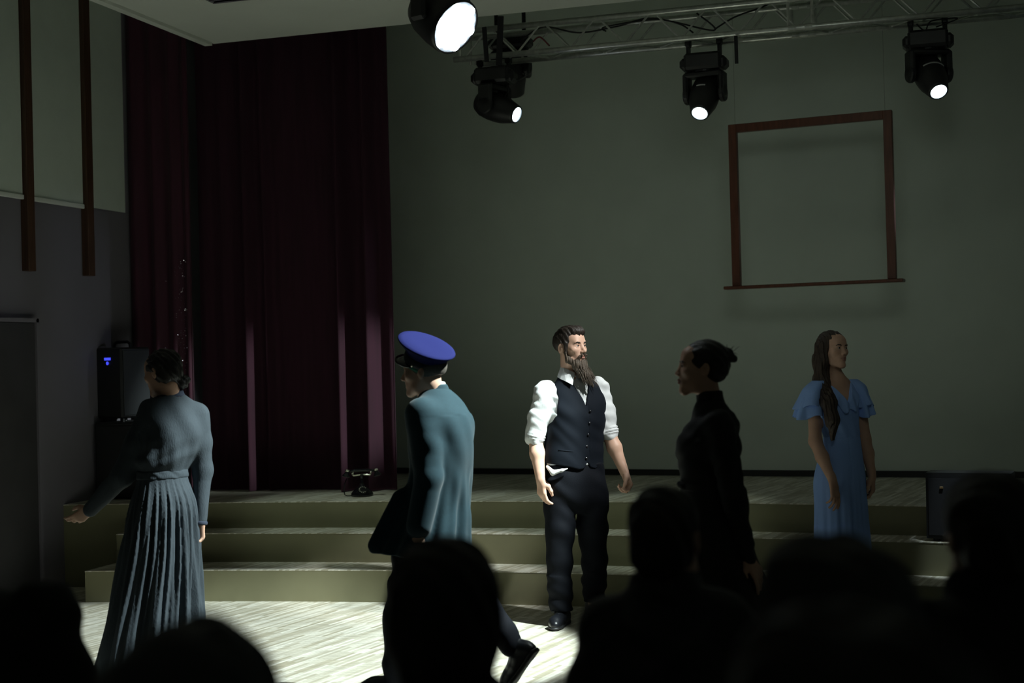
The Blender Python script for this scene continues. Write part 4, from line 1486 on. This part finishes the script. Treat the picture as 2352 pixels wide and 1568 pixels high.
    for k in range(n):
        a = 2 * k
        fs += [(a, a + 1, a + 3, a + 2), (W + a, W + a + 2, W + a + 3, W + a + 1), (a + 1, W + a + 1, W + a + 3, a + 3)]
    MB().add(vs, fs).build('visor', M_gloss, cp, True)
    for sx in (-1, 1):
        MB().lathe([(.006, -.003), (.006, .002), (.002, .005)], 10, Rm @ Vector((sx * .083, -.045, -.005)), axisR(Rm @ Vector((sx, -.4, 0)))).build('cap_button', M_chrome, cp)


officer()


# ------------------------------------------------------------------ woman in grey
def grey_woman():
    P = Fig(385, 1556, 'woman in a long grey pleated dress seen from behind, left arm reaching out')
    e = P.e
    ty = -142
    fd = A(math.sin(rad(ty)), -math.cos(rad(ty)), 0)
    lt = A(-fd[1], fd[0], 0)
    HF = head_frame(P(373, 857, -.02), -118, -12, 0, .97)
    H, R, sc = HF
    shL, shR = P(352, 942, -.06), P(446, 955, .06)
    elL, wrL = P(285, 1088, -.05), P(200, 1168, .06)
    elR, wrR = P(456, 1085, .09), P(454, 1205, .05)
    nb = P(393, 912, 0)
    S = Sdf()
    add_head(S, HF, True)
    S.cap(H(0, .03, -.06), nb, .048, .052, k=.03)
    xw = float(P(372, 1090)[0]); xc = float(P(398, 970)[0])
    S.loft([(.80, xw, 0, .13, .10), (1.05, xw, 0, .11, .085), (1.3, xc, 0, .13, .09), (1.42, xc, 0, .11, .07), (1.47, float(nb[0]), 0, .05, .045)], yaw=ty, k=.03)
    for sh, el, wr, t, sd, d in ((shL, elL, wrL, A(-.3, -.4, .8), 'L', A(-.8, .1, -.5)), (shR, elR, wrR, A(-.7, .6, 0), 'R', A(-.05, 0, -1))):
        S.chain([sh, el, wr], [.040, .036, .024], k=.03)
        add_hand(S, wr, d, t, sd, (30, 45, 30) if sd == 'R' else (12, 20, 15), .92, .5)
    for x, y in ((-.08, 0), (.07, .02)):
        S.chain([A(xw + x, y, .85), A(xw + x, y, .48), A(xw + x, y, .08)], [.075, .05, .035], k=.03)
        S.cap(A(xw + x, y, .05), A(xw + x, y, .03) + fd * .12, .034, .026, k=.02)
    solid(S, .006, 'body', M_skin2, e)
    # hair with low bun
    S = Sdf()
    S.ell(H(0, .022, .038), A(.084, .103, .090) * sc, R, k=.01)
    S.ell(H(0, .045, -.02), A(.072, .070, .055) * sc, R, k=.03)
    S.ell(H(0, -.112, -.03), A(.082, .08, .10) * sc, R, k=.012, op='s')
    S.ell(H(0, .05, -.135), A(.09, .09, .07) * sc, R, k=.01, op='s')
    bc_ = P(415, 880, -.01)
    S.ell(bc_, A(.040, .040, .034), R, k=.02)
    S.ell(bc_ + A(.018, 0, .01), A(.03, .03, .026), R, k=.008)
    S.func(folds((.0025, 120, 60, 150, 0), (.002, 60, 200, 90, 1)), op='d')
    solid(S, .004, 'hair', M_hair_bk, e)
    M_g = mat('grey_crepe', (.054, .067, .080), .85, spec=.2, noise=.05, nscale=50, bump=.25, bscale=180, stretch=(1, 1, .3))
    M_tr = mat('navy_trim', (.03, .04, .07), .8)
    # bodice
    S = Sdf()
    lv = [(1.02, xw, 0, .128, .105), (1.07, xw, 0, .130, .107), (1.115, xw + .006, 0, .152, .128), (1.17, xw * .6 + xc * .4 + .004, 0, .160, .128), (1.28, xc, 0, .170, .122), (1.38, xc - .005, 0, .165, .10), (1.435, xc - .01, 0, .115, .075), (1.475, float(nb[0]), 0, .058, .054)]

    def bf(a, Z, u, v):
        w = np.clip(1 - np.abs(Z - 1.15) / .12, 0, 1)
        return w * (.004 * np.sin(Z * 60 + 5 * u / .15 + np.sin(a * 3)) + .0015 * np.sin(a * 14 + Z * 30)) + .0025 * np.sin(a * 5 + Z * 25)
    S.loft(lv, yaw=ty, k=.02, fold=bf)
    S.chain([shL, shL * .5 + elL * .5, elL, wrL], [.064, .058, .056, .040], k=.03)
    S.chain([shR, shR * .5 + elR * .5, elR, wrR + A(0, 0, .012)], [.062, .056, .050, .034], k=.03)
    S.func(folds((.0014, 35, 25, 10, 0), (.001, -40, 30, 14, 1.5)), op='d')
    bo = solid(S, .0055, 'bodice', M_g, e)
    ax = unit(wrR - elR)
    S = Sdf()
    S.cap(wrR - ax * .004, wrR + ax * .006, .0375, .0375, k=.002, flat=ax, sq=4.0)
    solid(S, .003, 'cuff_stripe', M_tr, bo)
    S = Sdf()
    S.loft([(1.455, float(nb[0]), 0, .072, .066), (1.495, float(nb[0]) - .004, 0, .060, .058)], yaw=ty, k=.01)
    solid(S, .004, 'collar', M_tr, bo)
    # skirt
    S = Sdf()
    x0 = float(P(355, 1440)[0])
    lv = [(.015, x0 - .010, .01, .300, .255), (.15, x0, 0.0, .270, .235), (.45, x0 * .6 + xw * .4, 0, .222, .195), (.75, x0 * .3 + xw * .7 + .01, 0, .190, .165), (.93, xw + .004, 0, .165, .140), (1.03, xw, 0, .133, .109), (1.062, xw, 0, .129, .106)]

    def sf(a, Z, u, v):
        q = np.clip((1.06 - Z) / .25, 0, 1)
        lo = np.clip((1.0 - Z) / 1.0, 0, 1)
        return q * (.0075 * np.sin(a * 26 + 1.5 * np.sin(Z * 7)) + .006 * np.sin(a * 41 + 2 * np.sin(Z * 5 + a)) + .022 * lo * np.sin(a * 9 + .8 * np.sin(Z * 4)) + .008 * lo * np.sin(a * 15 + 1))
    S.loft(lv, yaw=ty, k=.01, fold=sf, ck=.004)
    solid(S, .0062, 'skirt', M_g, e)
    S = Sdf()
    S.loft([(1.035, xw, 0, .137, .113), (1.068, xw, 0, .136, .112), (1.082, xw, 0, .136, .112)], yaw=ty, k=.01)
    S.func(folds((.0012, 30, 30, 150, 0),), op='d')
    solid(S, .004, 'waistband', M_g, e)


grey_woman()


# ------------------------------------------------------------------ woman in black, profile to the left
def black_woman():
    P = Fig(1660, 1676, 'woman in a high-necked black dress with a hair knot, in profile facing left')
    e = P.e
    ty = -98
    fd = A(math.sin(rad(ty)), -math.cos(rad(ty)), 0)
    HF = head_frame(P(1612, 846, 0), -93, 2, 0, .98)
    H, R, sc = HF
    nb = P(1632, 925, 0)
    xs = float(P(1640, 960)[0]); xb = float(P(1628, 1030)[0]); xw = float(P(1627, 1105)[0]); xh = float(P(1640, 1200)[0])
    shL, shR = P(1640, 968, -.15), P(1640, 968, .15)
    elL, wrL = P(1672, 1130, -.18), P(1706, 1270, -.14)
    elR, wrR = P(1640, 1130, .2), P(1600, 1240, .18)
    S = Sdf()
    add_head(S, HF, True)
    S.cap(H(0, .025, -.06), nb, .046, .050, k=.03)
    S.loft([(.85, xh, 0, .14, .10), (1.06, xw, 0, .11, .085), (1.22, xb, 0, .12, .095), (1.33, xs, 0, .12, .075), (1.40, float(nb[0]), 0, .05, .045)], yaw=ty, k=.03)
    for sh, el, wr, t, sd, d in ((shL, elL, wrL, A(-.7, -.4, .2), 'L', A(.45, -.05, -.8)), (shR, elR, wrR, A(-.9, 0, 0), 'R', A(-.3, 0, -.9))):
        S.chain([sh, el, wr], [.040, .036, .024], k=.03)
        add_hand(S, wr, d, t, sd, (10, 18, 12), .9, .2, 1.6)
    S.chain([A(xh, -.06, .85), A(xh - .12, -.06, .48), A(xh - .17, -.06, .07)], [.075, .05, .035], k=.03)
    S.chain([A(xh, .06, .85), A(xh + .08, .06, .48), A(xh + .22, .06, .09)], [.075, .05, .035], k=.03)
    S.cap(A(xh - .17, -.06, .05), A(xh - .31, -.07, .03), .034, .026, k=.02)
    S.cap(A(xh + .22, .06, .07), A(xh + .12, .06, .03), .034, .026, k=.02)
    solid(S, .0055, 'body', M_skin2, e)
    face_parts(HF, e, M_hair_bk, .0022, brow_r=.0032)
    S = Sdf()
    S.ell(H(0, .022, .040), A(.083, .104, .090) * sc, R, k=.01)
    S.ell(H(0, .050, .0), A(.070, .066, .065) * sc, R, k=.03)
    S.ell(H(0, -.125, -.035), A(.088, .088, .112) * sc, R, k=.02, op='s')
    S.ell(H(0, .045, -.150), A(.10, .11, .095) * sc, R, k=.01, op='s')
    for sx in (-1, 1):
        S.ell(H(sx * .088, .008, -.014), A(.03, .030, .032), R, k=.006, op='s')
    k1, k2 = P(1672, 812, 0), P(1686, 824, 0)
    S.cap(P(1660, 812, 0), k1, .020, .020, k=.02)
    S.ell(k1, A(.026, .026, .022), k=.01)
    S.ell(k2, A(.018, .020, .017), k=.01)
    S.func(strands((.001, 120, 60, 150, 0), (.001, 60, 200, 90, 1)), op='d')
    ha = solid(S, .004, 'hair', M_hair_bk, e)
    rg = random.Random(8)
    m = MB()
    for i in range(26):
        a = k1 + A(rg.gauss(0, .012), rg.gauss(0, .012), rg.gauss(0, .010))
        dv = A(rg.uniform(-.2, 1), rg.uniform(-.6, .6), rg.uniform(-.6, 1)) * .03
        m.tube([Vector(a), Vector(a + dv * .6 + A(0, 0, .004)), Vector(a + dv)], [.0012, .001, .0004], 4)
    m.build('stray_hair', M_hair_bk, ha)
    M_b = mat('black_crepe', (.012, .011, .012), .85, bump=.15, bscale=120)
    S = Sdf()
    # bodice: half widths across (a) and fore-aft (b)
    lv = [(1.00, xw + .006, 0, .135, .118), (1.065, xw, 0, .130, .116), (1.13, (xw + xb) / 2, 0, .145, .130), (1.205, xb, 0, .158, .138), (1.28, (xs + xb) / 2, 0, .168, .122), (1.335, xs, 0, .160, .098), (1.375, float(nb[0]) + .008, 0, .10, .075), (1.41, float(nb[0]), 0, .058, .056)]
    S.loft(lv, yaw=ty, k=.02)
    S.ell(P(1590, 1018, -.05), A(.06, .06, .06), k=.04)
    S.chain([shL, elL, wrL], [.062, .052, .036], k=.03)
    S.chain([shR, elR, wrR], [.062, .052, .036], k=.03)
    S.func(folds((.003, 30, 25, 50, 0), (.002, -50, 30, 80, 1.5)), op='d')
    bo = solid(S, .007, 'bodice', M_b, e)
    S = Sdf()
    S.loft([(1.385, float(nb[0]) + .006, 0, .066, .064), (1.42, float(nb[0]), 0, .058, .058), (1.452, float(nb[0]) - .002, 0, .055, .057)], yaw=ty, k=.01)
    solid(S, .004, 'high_collar', M_b, bo)
    S = Sdf()
    S.loft([(1.03, xw + .003, 0, .137, .122), (1.07, xw, 0, .136, .121)], yaw=ty, k=.01)
    S.cap(P(1560, 1108, -.03), P(1566, 1112, -.05), .014, .014, k=.01)
    solid(S, .004, 'belt', M_b, bo)
    S = Sdf()
    xk = float(P(1690, 1500)[0])
    lv = [(.06, xk + .03, 0, .24, .34), (.28, xk, 0, .22, .28), (.5, (xk + xh) / 2 + .02, 0, .205, .215), (.72, xh + .012, 0, .195, .165), (.88, xh, 0, .18, .140), (1.00, xw + .012, 0, .143, .122), (1.06, xw, 0, .132, .118)]

    def sf(a, Z, u, v):
        lo = np.clip((1.0 - Z) / .9, 0, 1)
        return lo * (.02 * np.sin(a * 9 + Z * 2) + .008 * np.sin(a * 17))
    S.loft(lv, yaw=ty, k=.01, fold=sf)
    solid(S, .009, 'skirt', M_b, e)


black_woman()


# ------------------------------------------------------------------ woman in the blue dress
def blue_woman():
    P = Fig(1950, 1430, 'young woman with long hair in a light blue dress with ruffled sleeves')
    e = P.e
    ty = 20
    q = Rz(ty)
    HF = head_frame(P(1914, 804, 0), 34, 2, 3, .93)
    H, R, sc = HF
    nb = P(1924, 876, .02)
    xs = float(P(1922, 890)[0]); xw = float(P(1934, 1002)[0]); xh = float(P(1930, 1110)[0]); xb = float(P(1936, 1240)[0])
    shR, shL = P(1868, 896, -.04), P(1974, 894, .06)
    elR, wrR = P(1868, 1010, -.06), P(1896, 1098, -.19)
    elL, wrL = P(1992, 1010, .06), P(2004, 1094, .0)
    S = Sdf()
    add_head(S, HF, True)
    S.cap(H(0, .02, -.06), nb, .044, .046, k=.03)
    S.cap(nb, (shR + shL) / 2 + A(0, 0, -.02), .045, .06, k=.05)
    S.cap(nb - A(0, 0, .02), shR + A(.02, 0, .01), .035, .04, k=.05)
    S.cap(nb - A(0, 0, .02), shL + A(-.02, 0, .01), .035, .04, k=.05)
    zs = float(shR[2])
    S.loft([(.86, xh, 0, .135, .095), (1.08, xw, 0, .105, .078), (1.25, xs, 0, .125, .090), (1.335, xs, .0, .128, .082), (zs, xs, .01, .125, .066), (zs + .035, xs, .015, .07, .05)], yaw=ty, k=.03)
    for sh, el, wr, d, t, sd, cu in ((shR, elR, wrR, A(.16, -.05, -1), A(.75, .60, 0), 'R', (10, 14, 10)), (shL, elL, wrL, A(.02, -.1, -1), A(-.3, -.9, 0), 'L', (28, 34, 22))):
        S.cap(sh, el, .042, .037, k=.03)
        S.chain([el, el * .6 + wr * .4, wr], [.037, .037, .022], k=.02)
        add_hand(S, wr, d, t, sd, cu, .93, .1, 1.2)
    for x, y in ((-.075, -.01), (.075, .02)):
        S.chain([A(xh + x, y, .85), A(xb + x, y, .48), A(xb + x, y, .08)], [.075, .05, .034], k=.03)
        S.cap(A(xb + x, y, .05), A(xb + x, y - .12, .03), .034, .026, k=.02)
    solid(S, .0041, 'body', M_skin2, e)
    face_parts(HF, e, M_hair_br, .002, fem=True, brow_r=.0030)
    # long hair
    S = Sdf()
    S.ell(H(0, .018, .042), A(.080, .100, .086) * sc, R, k=.01)
    S.ell(H(.006, -.116, -.024), A(.078, .084, .096) * sc, R, k=.02, op='s')
    S.ell(H(-.064, -.078, .02), A(.03, .04, .055), R, k=.01, op='s')
    S.chain([H(-.060, .03, .02), H(-.072, .03, -.07), P(1886, 872, -.02), P(1893, 920, -.12), P(1899, 960, -.155), P(1900, 1003, -.15)], [.045, .046, .042, .042, .036, .012], k=.03)
    S.chain([H(.03, .07, .02), H(.0, .07, -.08), P(1900, 880, .05), P(1890, 905, -.04)], [.05, .048, .045, .035], k=.03)
    S.func(strands((.0022, 260, 120, 10, 0), (.002, 170, 220, -8, 1), (.0014, 420, 60, 12, 2)), op='d')
    solid(S, .0035, 'hair', M_hair_br, e)
    M_bl = mat('light_blue_crepe', (.28, .45, .88), .75, bump=.1, bscale=150)
    S = Sdf()
    lv = [(.03, xb + .01, 0, .185, .150), (.48, xb, 0, .172, .140), (.70, (xb + xh) / 2, 0, .162, .132), (.85, xh, 0, .160, .128), (.98, (xw + xh) / 2, 0, .135, .108), (1.095, xw, 0, .113, .092), (1.16, (xw + xs) / 2, 0, .120, .098), (1.26, xs, -.004, .138, .108), (1.335, xs, .0, .140, .096), (zs, xs, .01, .135, .078), (zs + .045, xs, .015, .085, .062)]

    def df(a, Z, u, v):
        lo = np.clip((.95 - Z) / .6, 0, 1)
        return lo * (.005 * np.sin(a * 11) + .003 * np.sin(a * 23 + 1)) + .002 * np.sin(a * 9 + Z * 30) * (Z > 1.1)
    S.loft(lv, yaw=ty, k=.01, fold=df)
    for sh_ in (shR, shL):
        S.cap(sh_ * .35 + nb * .65 - A(0, 0, .016), sh_ - A(0, 0, .006), .044, .046, k=.03)
    fr_ = front_frame((xs, 0), ty)
    zv = float(P(1943, 922)[2])
    S.func(lambda X, Y, Z: np.maximum((np.abs(fr_(X, Y)[0] - .012) - np.maximum((Z - zv) * .62, 0)), fr_(X, Y)[1] - .03), k=.005, op='s')
    S.func(lambda X, Y, Z: (np.sqrt((fr_(X, Y)[0] / .095) ** 2 + ((fr_(X, Y)[1] - .02) / .075) ** 2) - 1) * .07 + np.maximum(zs - .005 - Z, 0) * 3, k=.006, op='s')
    # waist seam and skirt slit fold
    S.func(lambda X, Y, Z: .003 * np.exp(-((Z - 1.098) / .004) ** 2), op='d')
    dr_ = solid(S, .006, 'dress', M_bl, e)

    # ruffles: shoulder capes in two tiers
    def flounce(name, c, lv, yaw, nf, amp, ph, cuts=()):
        S = Sdf()

        def ff(a, Z, u, v):
            z0, z1 = lv[0][0], lv[-1][0]
            t = np.clip((z1 - Z) / (z1 - z0), 0, 1)
            return amp * t * np.sin(a * nf + ph + 1.2 * np.sin(a * 2 + ph))
        S.loft(lv, yaw=yaw, k=.004, fold=ff, ck=.003)
        # hollow inside
        lv2 = [(lv[0][0] - .012, lv[0][1], lv[0][2], lv[0][3] - .012, lv[0][4] - .012), (lv[1][0], lv[1][1], lv[1][2], lv[1][3] - .016, lv[1][4] - .016)]
        S.loft(lv2, yaw=yaw, k=.002, fold=ff, op='s', ck=.003)
        S.func(lambda X, Y, Z: (lv[0][0] + .012 + .014 * np.sin(np.arctan2(Y - c[1], X - c[0]) * 3 + ph)) - Z, k=.002, op='i')
        for fn in cuts:
            S.func(fn, k=.003, op='s')
        return solid(S, .0045, name, M_bl, dr_)
    for sh, el, s_, sx_ in ((shR, elR, -1, 1.0), (shL, elL, 1, .82)):
        c = sh
        w = A(s_ * .022, 0, 0)
        flounce('ruffle', c, [(zs - .165, c[0] + s_ * .030, c[1], .098 * sx_, .088), (zs - .09, c[0] + s_ * .022, c[1], .080 * sx_, .078), (zs - .02, c[0] + s_ * .006, c[1], .060, .062), (zs + .028, c[0] - s_ * .012, c[1] + .005, .035, .045)], 0, 6, .012, 1.0 + s_)
        flounce('ruffle', c, [(zs - .105, c[0] + s_ * .026, c[1], .096 * sx_, .092), (zs - .04, c[0] + s_ * .012, c[1], .078 * sx_, .078), (zs + .03, c[0] - s_ * .010, c[1], .060, .060), (zs + .062, c[0] - s_ * .034, c[1] + .006, .044, .048)], 0, 5, .012, 2.2 + s_)
    # chest flounce following the neckline
    vcut = lambda X, Y, Z: np.maximum((np.abs(fr_(X, Y)[0] - .012) - np.maximum((Z - zv + .004) * .66, 0)), fr_(X, Y)[1] - .04)
    vlow = lambda X, Y, Z: (Z - (zv + .045 - .9 * np.abs(np.abs(fr_(X, Y)[0] - .012) - .06))) * -1
    vb = lambda X, Y, Z: .02 - (-fr_(X, Y)[1])
    S = Sdf()
    S.loft([(zs - .19, xs, -.006, .150, .130), (zs - .10, xs, -.004, .150, .118), (zs - .02, xs, 0, .142, .094), (zs + .03, xs, .012, .10, .072)], yaw=ty, k=.004, fold=lambda a, Z, u, v: .008 * np.clip((zs - Z) / .15, 0, 1) * np.sin(a * 13 + 1), ck=.003)
    S.func(vcut, k=.004, op='s')
    S.func(lambda X, Y, Z: (zv - .055 + .95 * np.maximum(np.abs(fr_(X, Y)[0] - .012) - .035, 0) + .012 * np.sin(fr_(X, Y)[0] * 70)) - Z, k=.003, op='i')
    S.func(lambda X, Y, Z: fr_(X, Y)[1] - .0, k=.004, op='i')
    solid(S, .0038, 'neck_flounce', M_bl, dr_)


blue_woman()


# ------------------------------------------------------------------ seated audience in the foreground, seen from behind
M_cl1 = mat('dark_coat', (.016, .015, .013), .85, bump=.2, bscale=60)
M_cl2 = mat('dark_grey_puffer', (.030, .029, .027), .7, bump=.2, bscale=30)
M_hb = mat('audience_dark_hair', (.016, .012, .009), .6, bump=.4, bscale=60)
M_hg = mat('audience_greying_hair', (.045, .042, .036), .7, bump=.4, bscale=60)


def viewer(px, top, d, label, hw=.085, style='short', hairm=None, coat=None, yaw=180, sh_w=.21, sh_drop=.27, lean=0.0, sc=1.0, z_head=None):
    tp_ = at(px, top, d)
    e = empty('person', (tp_.x, tp_.y, 0), YAW)
    tag(e, label, 'person', 'seated audience')
    hairm = hairm or M_hb
    coat = coat or M_cl1
    zt = tp_.z
    hc = A(0, 0, zt - .132 * sc)
    HF = head_frame(hc, yaw, 0, lean, sc)
    H, R, _ = HF
    zs = zt - sh_drop - .02
    nb = A(0, -.01, zs + .06)
    S = Sdf()
    add_head(S, HF)
    S.cap(H(0, .02, -.06), nb, .055, .058, k=.03)
    S.loft([(.42, 0, 0, .15, .11), (zs - .15, 0, 0, .15, .10), (zs, 0, 0, .13, .07), (zs + .06, 0, 0, .06, .05)], k=.03)
    for sx in (-1, 1):
        S.chain([A(sx * .09, 0, .50), A(sx * .12, .40, .50), A(sx * .12, .42, .09)], [.07, .05, .035], k=.03)
        S.cap(A(sx * .12, .42, .045), A(sx * .13, .54, .03), .036, .03, k=.02)
        sh, el, wr = A(sx * (sh_w - .05), 0, zs), A(sx * (sh_w + .01), .03, zs - .28), A(sx * .13, .25, zs - .38)
        S.chain([sh, el, wr], [.045, .04, .027], k=.03)
        add_hand(S, wr, A(-sx * .3, .9, -.2), A(-sx, 0, .3), 'R' if sx > 0 else 'L', sc=.95)
    solid(S, .0095, 'body', M_skin, e)
    S = Sdf()
    k = hw / .083
    if style == 'short':
        S.ell(H(0, .02, .04), A(.083 * k, .103 * k, .090), R, k=.01)
        S.ell(H(0, .045, -.03), A(.070, .065, .055), R, k=.03)
        S.ell(H(0, -.12, -.03), A(.09, .085, .105), R, k=.01, op='s')
        for sx in (-1, 1):
            S.ell(H(sx * .09, .005, -.012), A(.03, .03, .036), R, k=.006, op='s')
    elif style == 'bob':
        S.ell(H(0, .015, .03), A(hw, .108, .098), R, k=.01)
        S.ell(H(0, .02, -.055), A(hw * .98, .10, .11), R, k=.04)
        S.ell(H(0, -.13, -.05), A(.07, .085, .12), R, k=.01, op='s')
        S.ell(H(0, .03, -.19), A(.12, .13, .075), R, k=.02, op='s')
    elif style == 'fluffy':
        S.ell(H(0, .015, .025), A(hw, .115, .105), R, k=.01)
        for i in range(14):
            a = i * 2.4
            S.ell(H(hw * .72 * math.cos(a), .02 + .05 * math.sin(a), .02 + .07 * math.sin(a * 1.7)), A(.05, .05, .045), R, k=.03)
        S.ell(H(0, .04, -.07), A(hw * .8, .08, .07), R, k=.04)
        S.ell(H(0, -.13, -.04), A(.07, .085, .11), R, k=.01, op='s')
    elif style == 'flat':
        S.loft([(-.11, 0, .01, hw * .80, .10), (-.03, 0, .01, hw * 1.0, .115), (.05, -.006, .01, hw * .92, .115), (.105, -.012, .01, hw * .60, .09), (.128, -.02, .01, hw * .30, .05)], n=2.5, k=.01, o=hc, R=R)
        S.ell(H(0, -.14, -.05), A(.07, .085, .11), R, k=.01, op='s')
    S.func(folds((.003, 90, 60, 30, 0), (.003, 60, 110, 50, 1)), op='d')
    solid(S, .0085, 'hair', hairm, e)
    S = Sdf()
    S.loft([(.40, 0, 0, .19, .15), (zs - .25, 0, 0, .19, .14), (zs - .08, 0, 0, sh_w - .02, .125), (zs - .01, 0, 0, sh_w - .045, .10), (zs + .04, 0, 0, .11, .08), (zs + .085, 0, 0, .068, .066)], n=2.3, k=.02)
    for sx in (-1, 1):
        sh, el, wr = A(sx * (sh_w - .05), 0, zs - .02), A(sx * (sh_w + .01), .03, zs - .28), A(sx * .14, .24, zs - .375)
        S.chain([sh, el, wr], [.075, .066, .05], k=.04)
    S.func(folds((.005, 20, 15, 45, 0), (.004, -30, 25, 60, 1.5)), op='d')
    ct = solid(S, .011, 'coat', coat, e)
    S = Sdf()
    S.loft([(zs + .045, 0, 0, .092, .085), (zs + .085, 0, 0, .082, .078), (zs + .115, 0, .0, .074, .07)], k=.01)
    S.func(folds((.005, 60, 60, 50, 0),), op='d')
    solid(S, .009, 'coat_collar', coat, ct)
    S = Sdf()
    for sx in (-1, 1):
        S.chain([A(sx * .09, 0, .50), A(sx * .12, .40, .50), A(sx * .12, .43, .08)], [.095, .072, .06], k=.03)
    solid(S, .014, 'trousers', M_cl1, e)
    return e


viewer(1018, 1222, 2.5, 'dark silhouette of a viewer with bobbed hair in front of the officer', .098, 'bob', sh_drop=.31)
viewer(1524, 1110, 3.3, 'dark silhouette of a short-haired viewer in a stand-collar coat, before the man\'s feet', .080, 'short', None, M_cl2, yaw=160, sh_w=.182, sh_drop=.29)
viewer(1940, 1240, 2.0, 'dark silhouette of a viewer with fluffy hair below the woman in blue', .098, 'fluffy', M_hg, sh_drop=.26)
viewer(2010, 1405, 1.25, 'blurred silhouette of the viewer closest to the camera at lower right', .105, 'fluffy', None, M_cl2, sh_drop=.22)
viewer(2268, 1078, 2.75, 'tall dark silhouette of a viewer at the right edge beside the stage monitor', .088, 'short', None, M_cl1, sh_drop=.285)
viewer(415, 1418, 1.6, 'blurred silhouette of a viewer with flat-topped hair below the woman in grey', .108, 'flat', M_hg, M_cl1, sh_drop=.235)
viewer(-128, 1080, 3.3, 'dark shoulder of a viewer in the lower left corner', .085, 'short', None, M_cl1, sh_w=.275, sh_drop=.29)
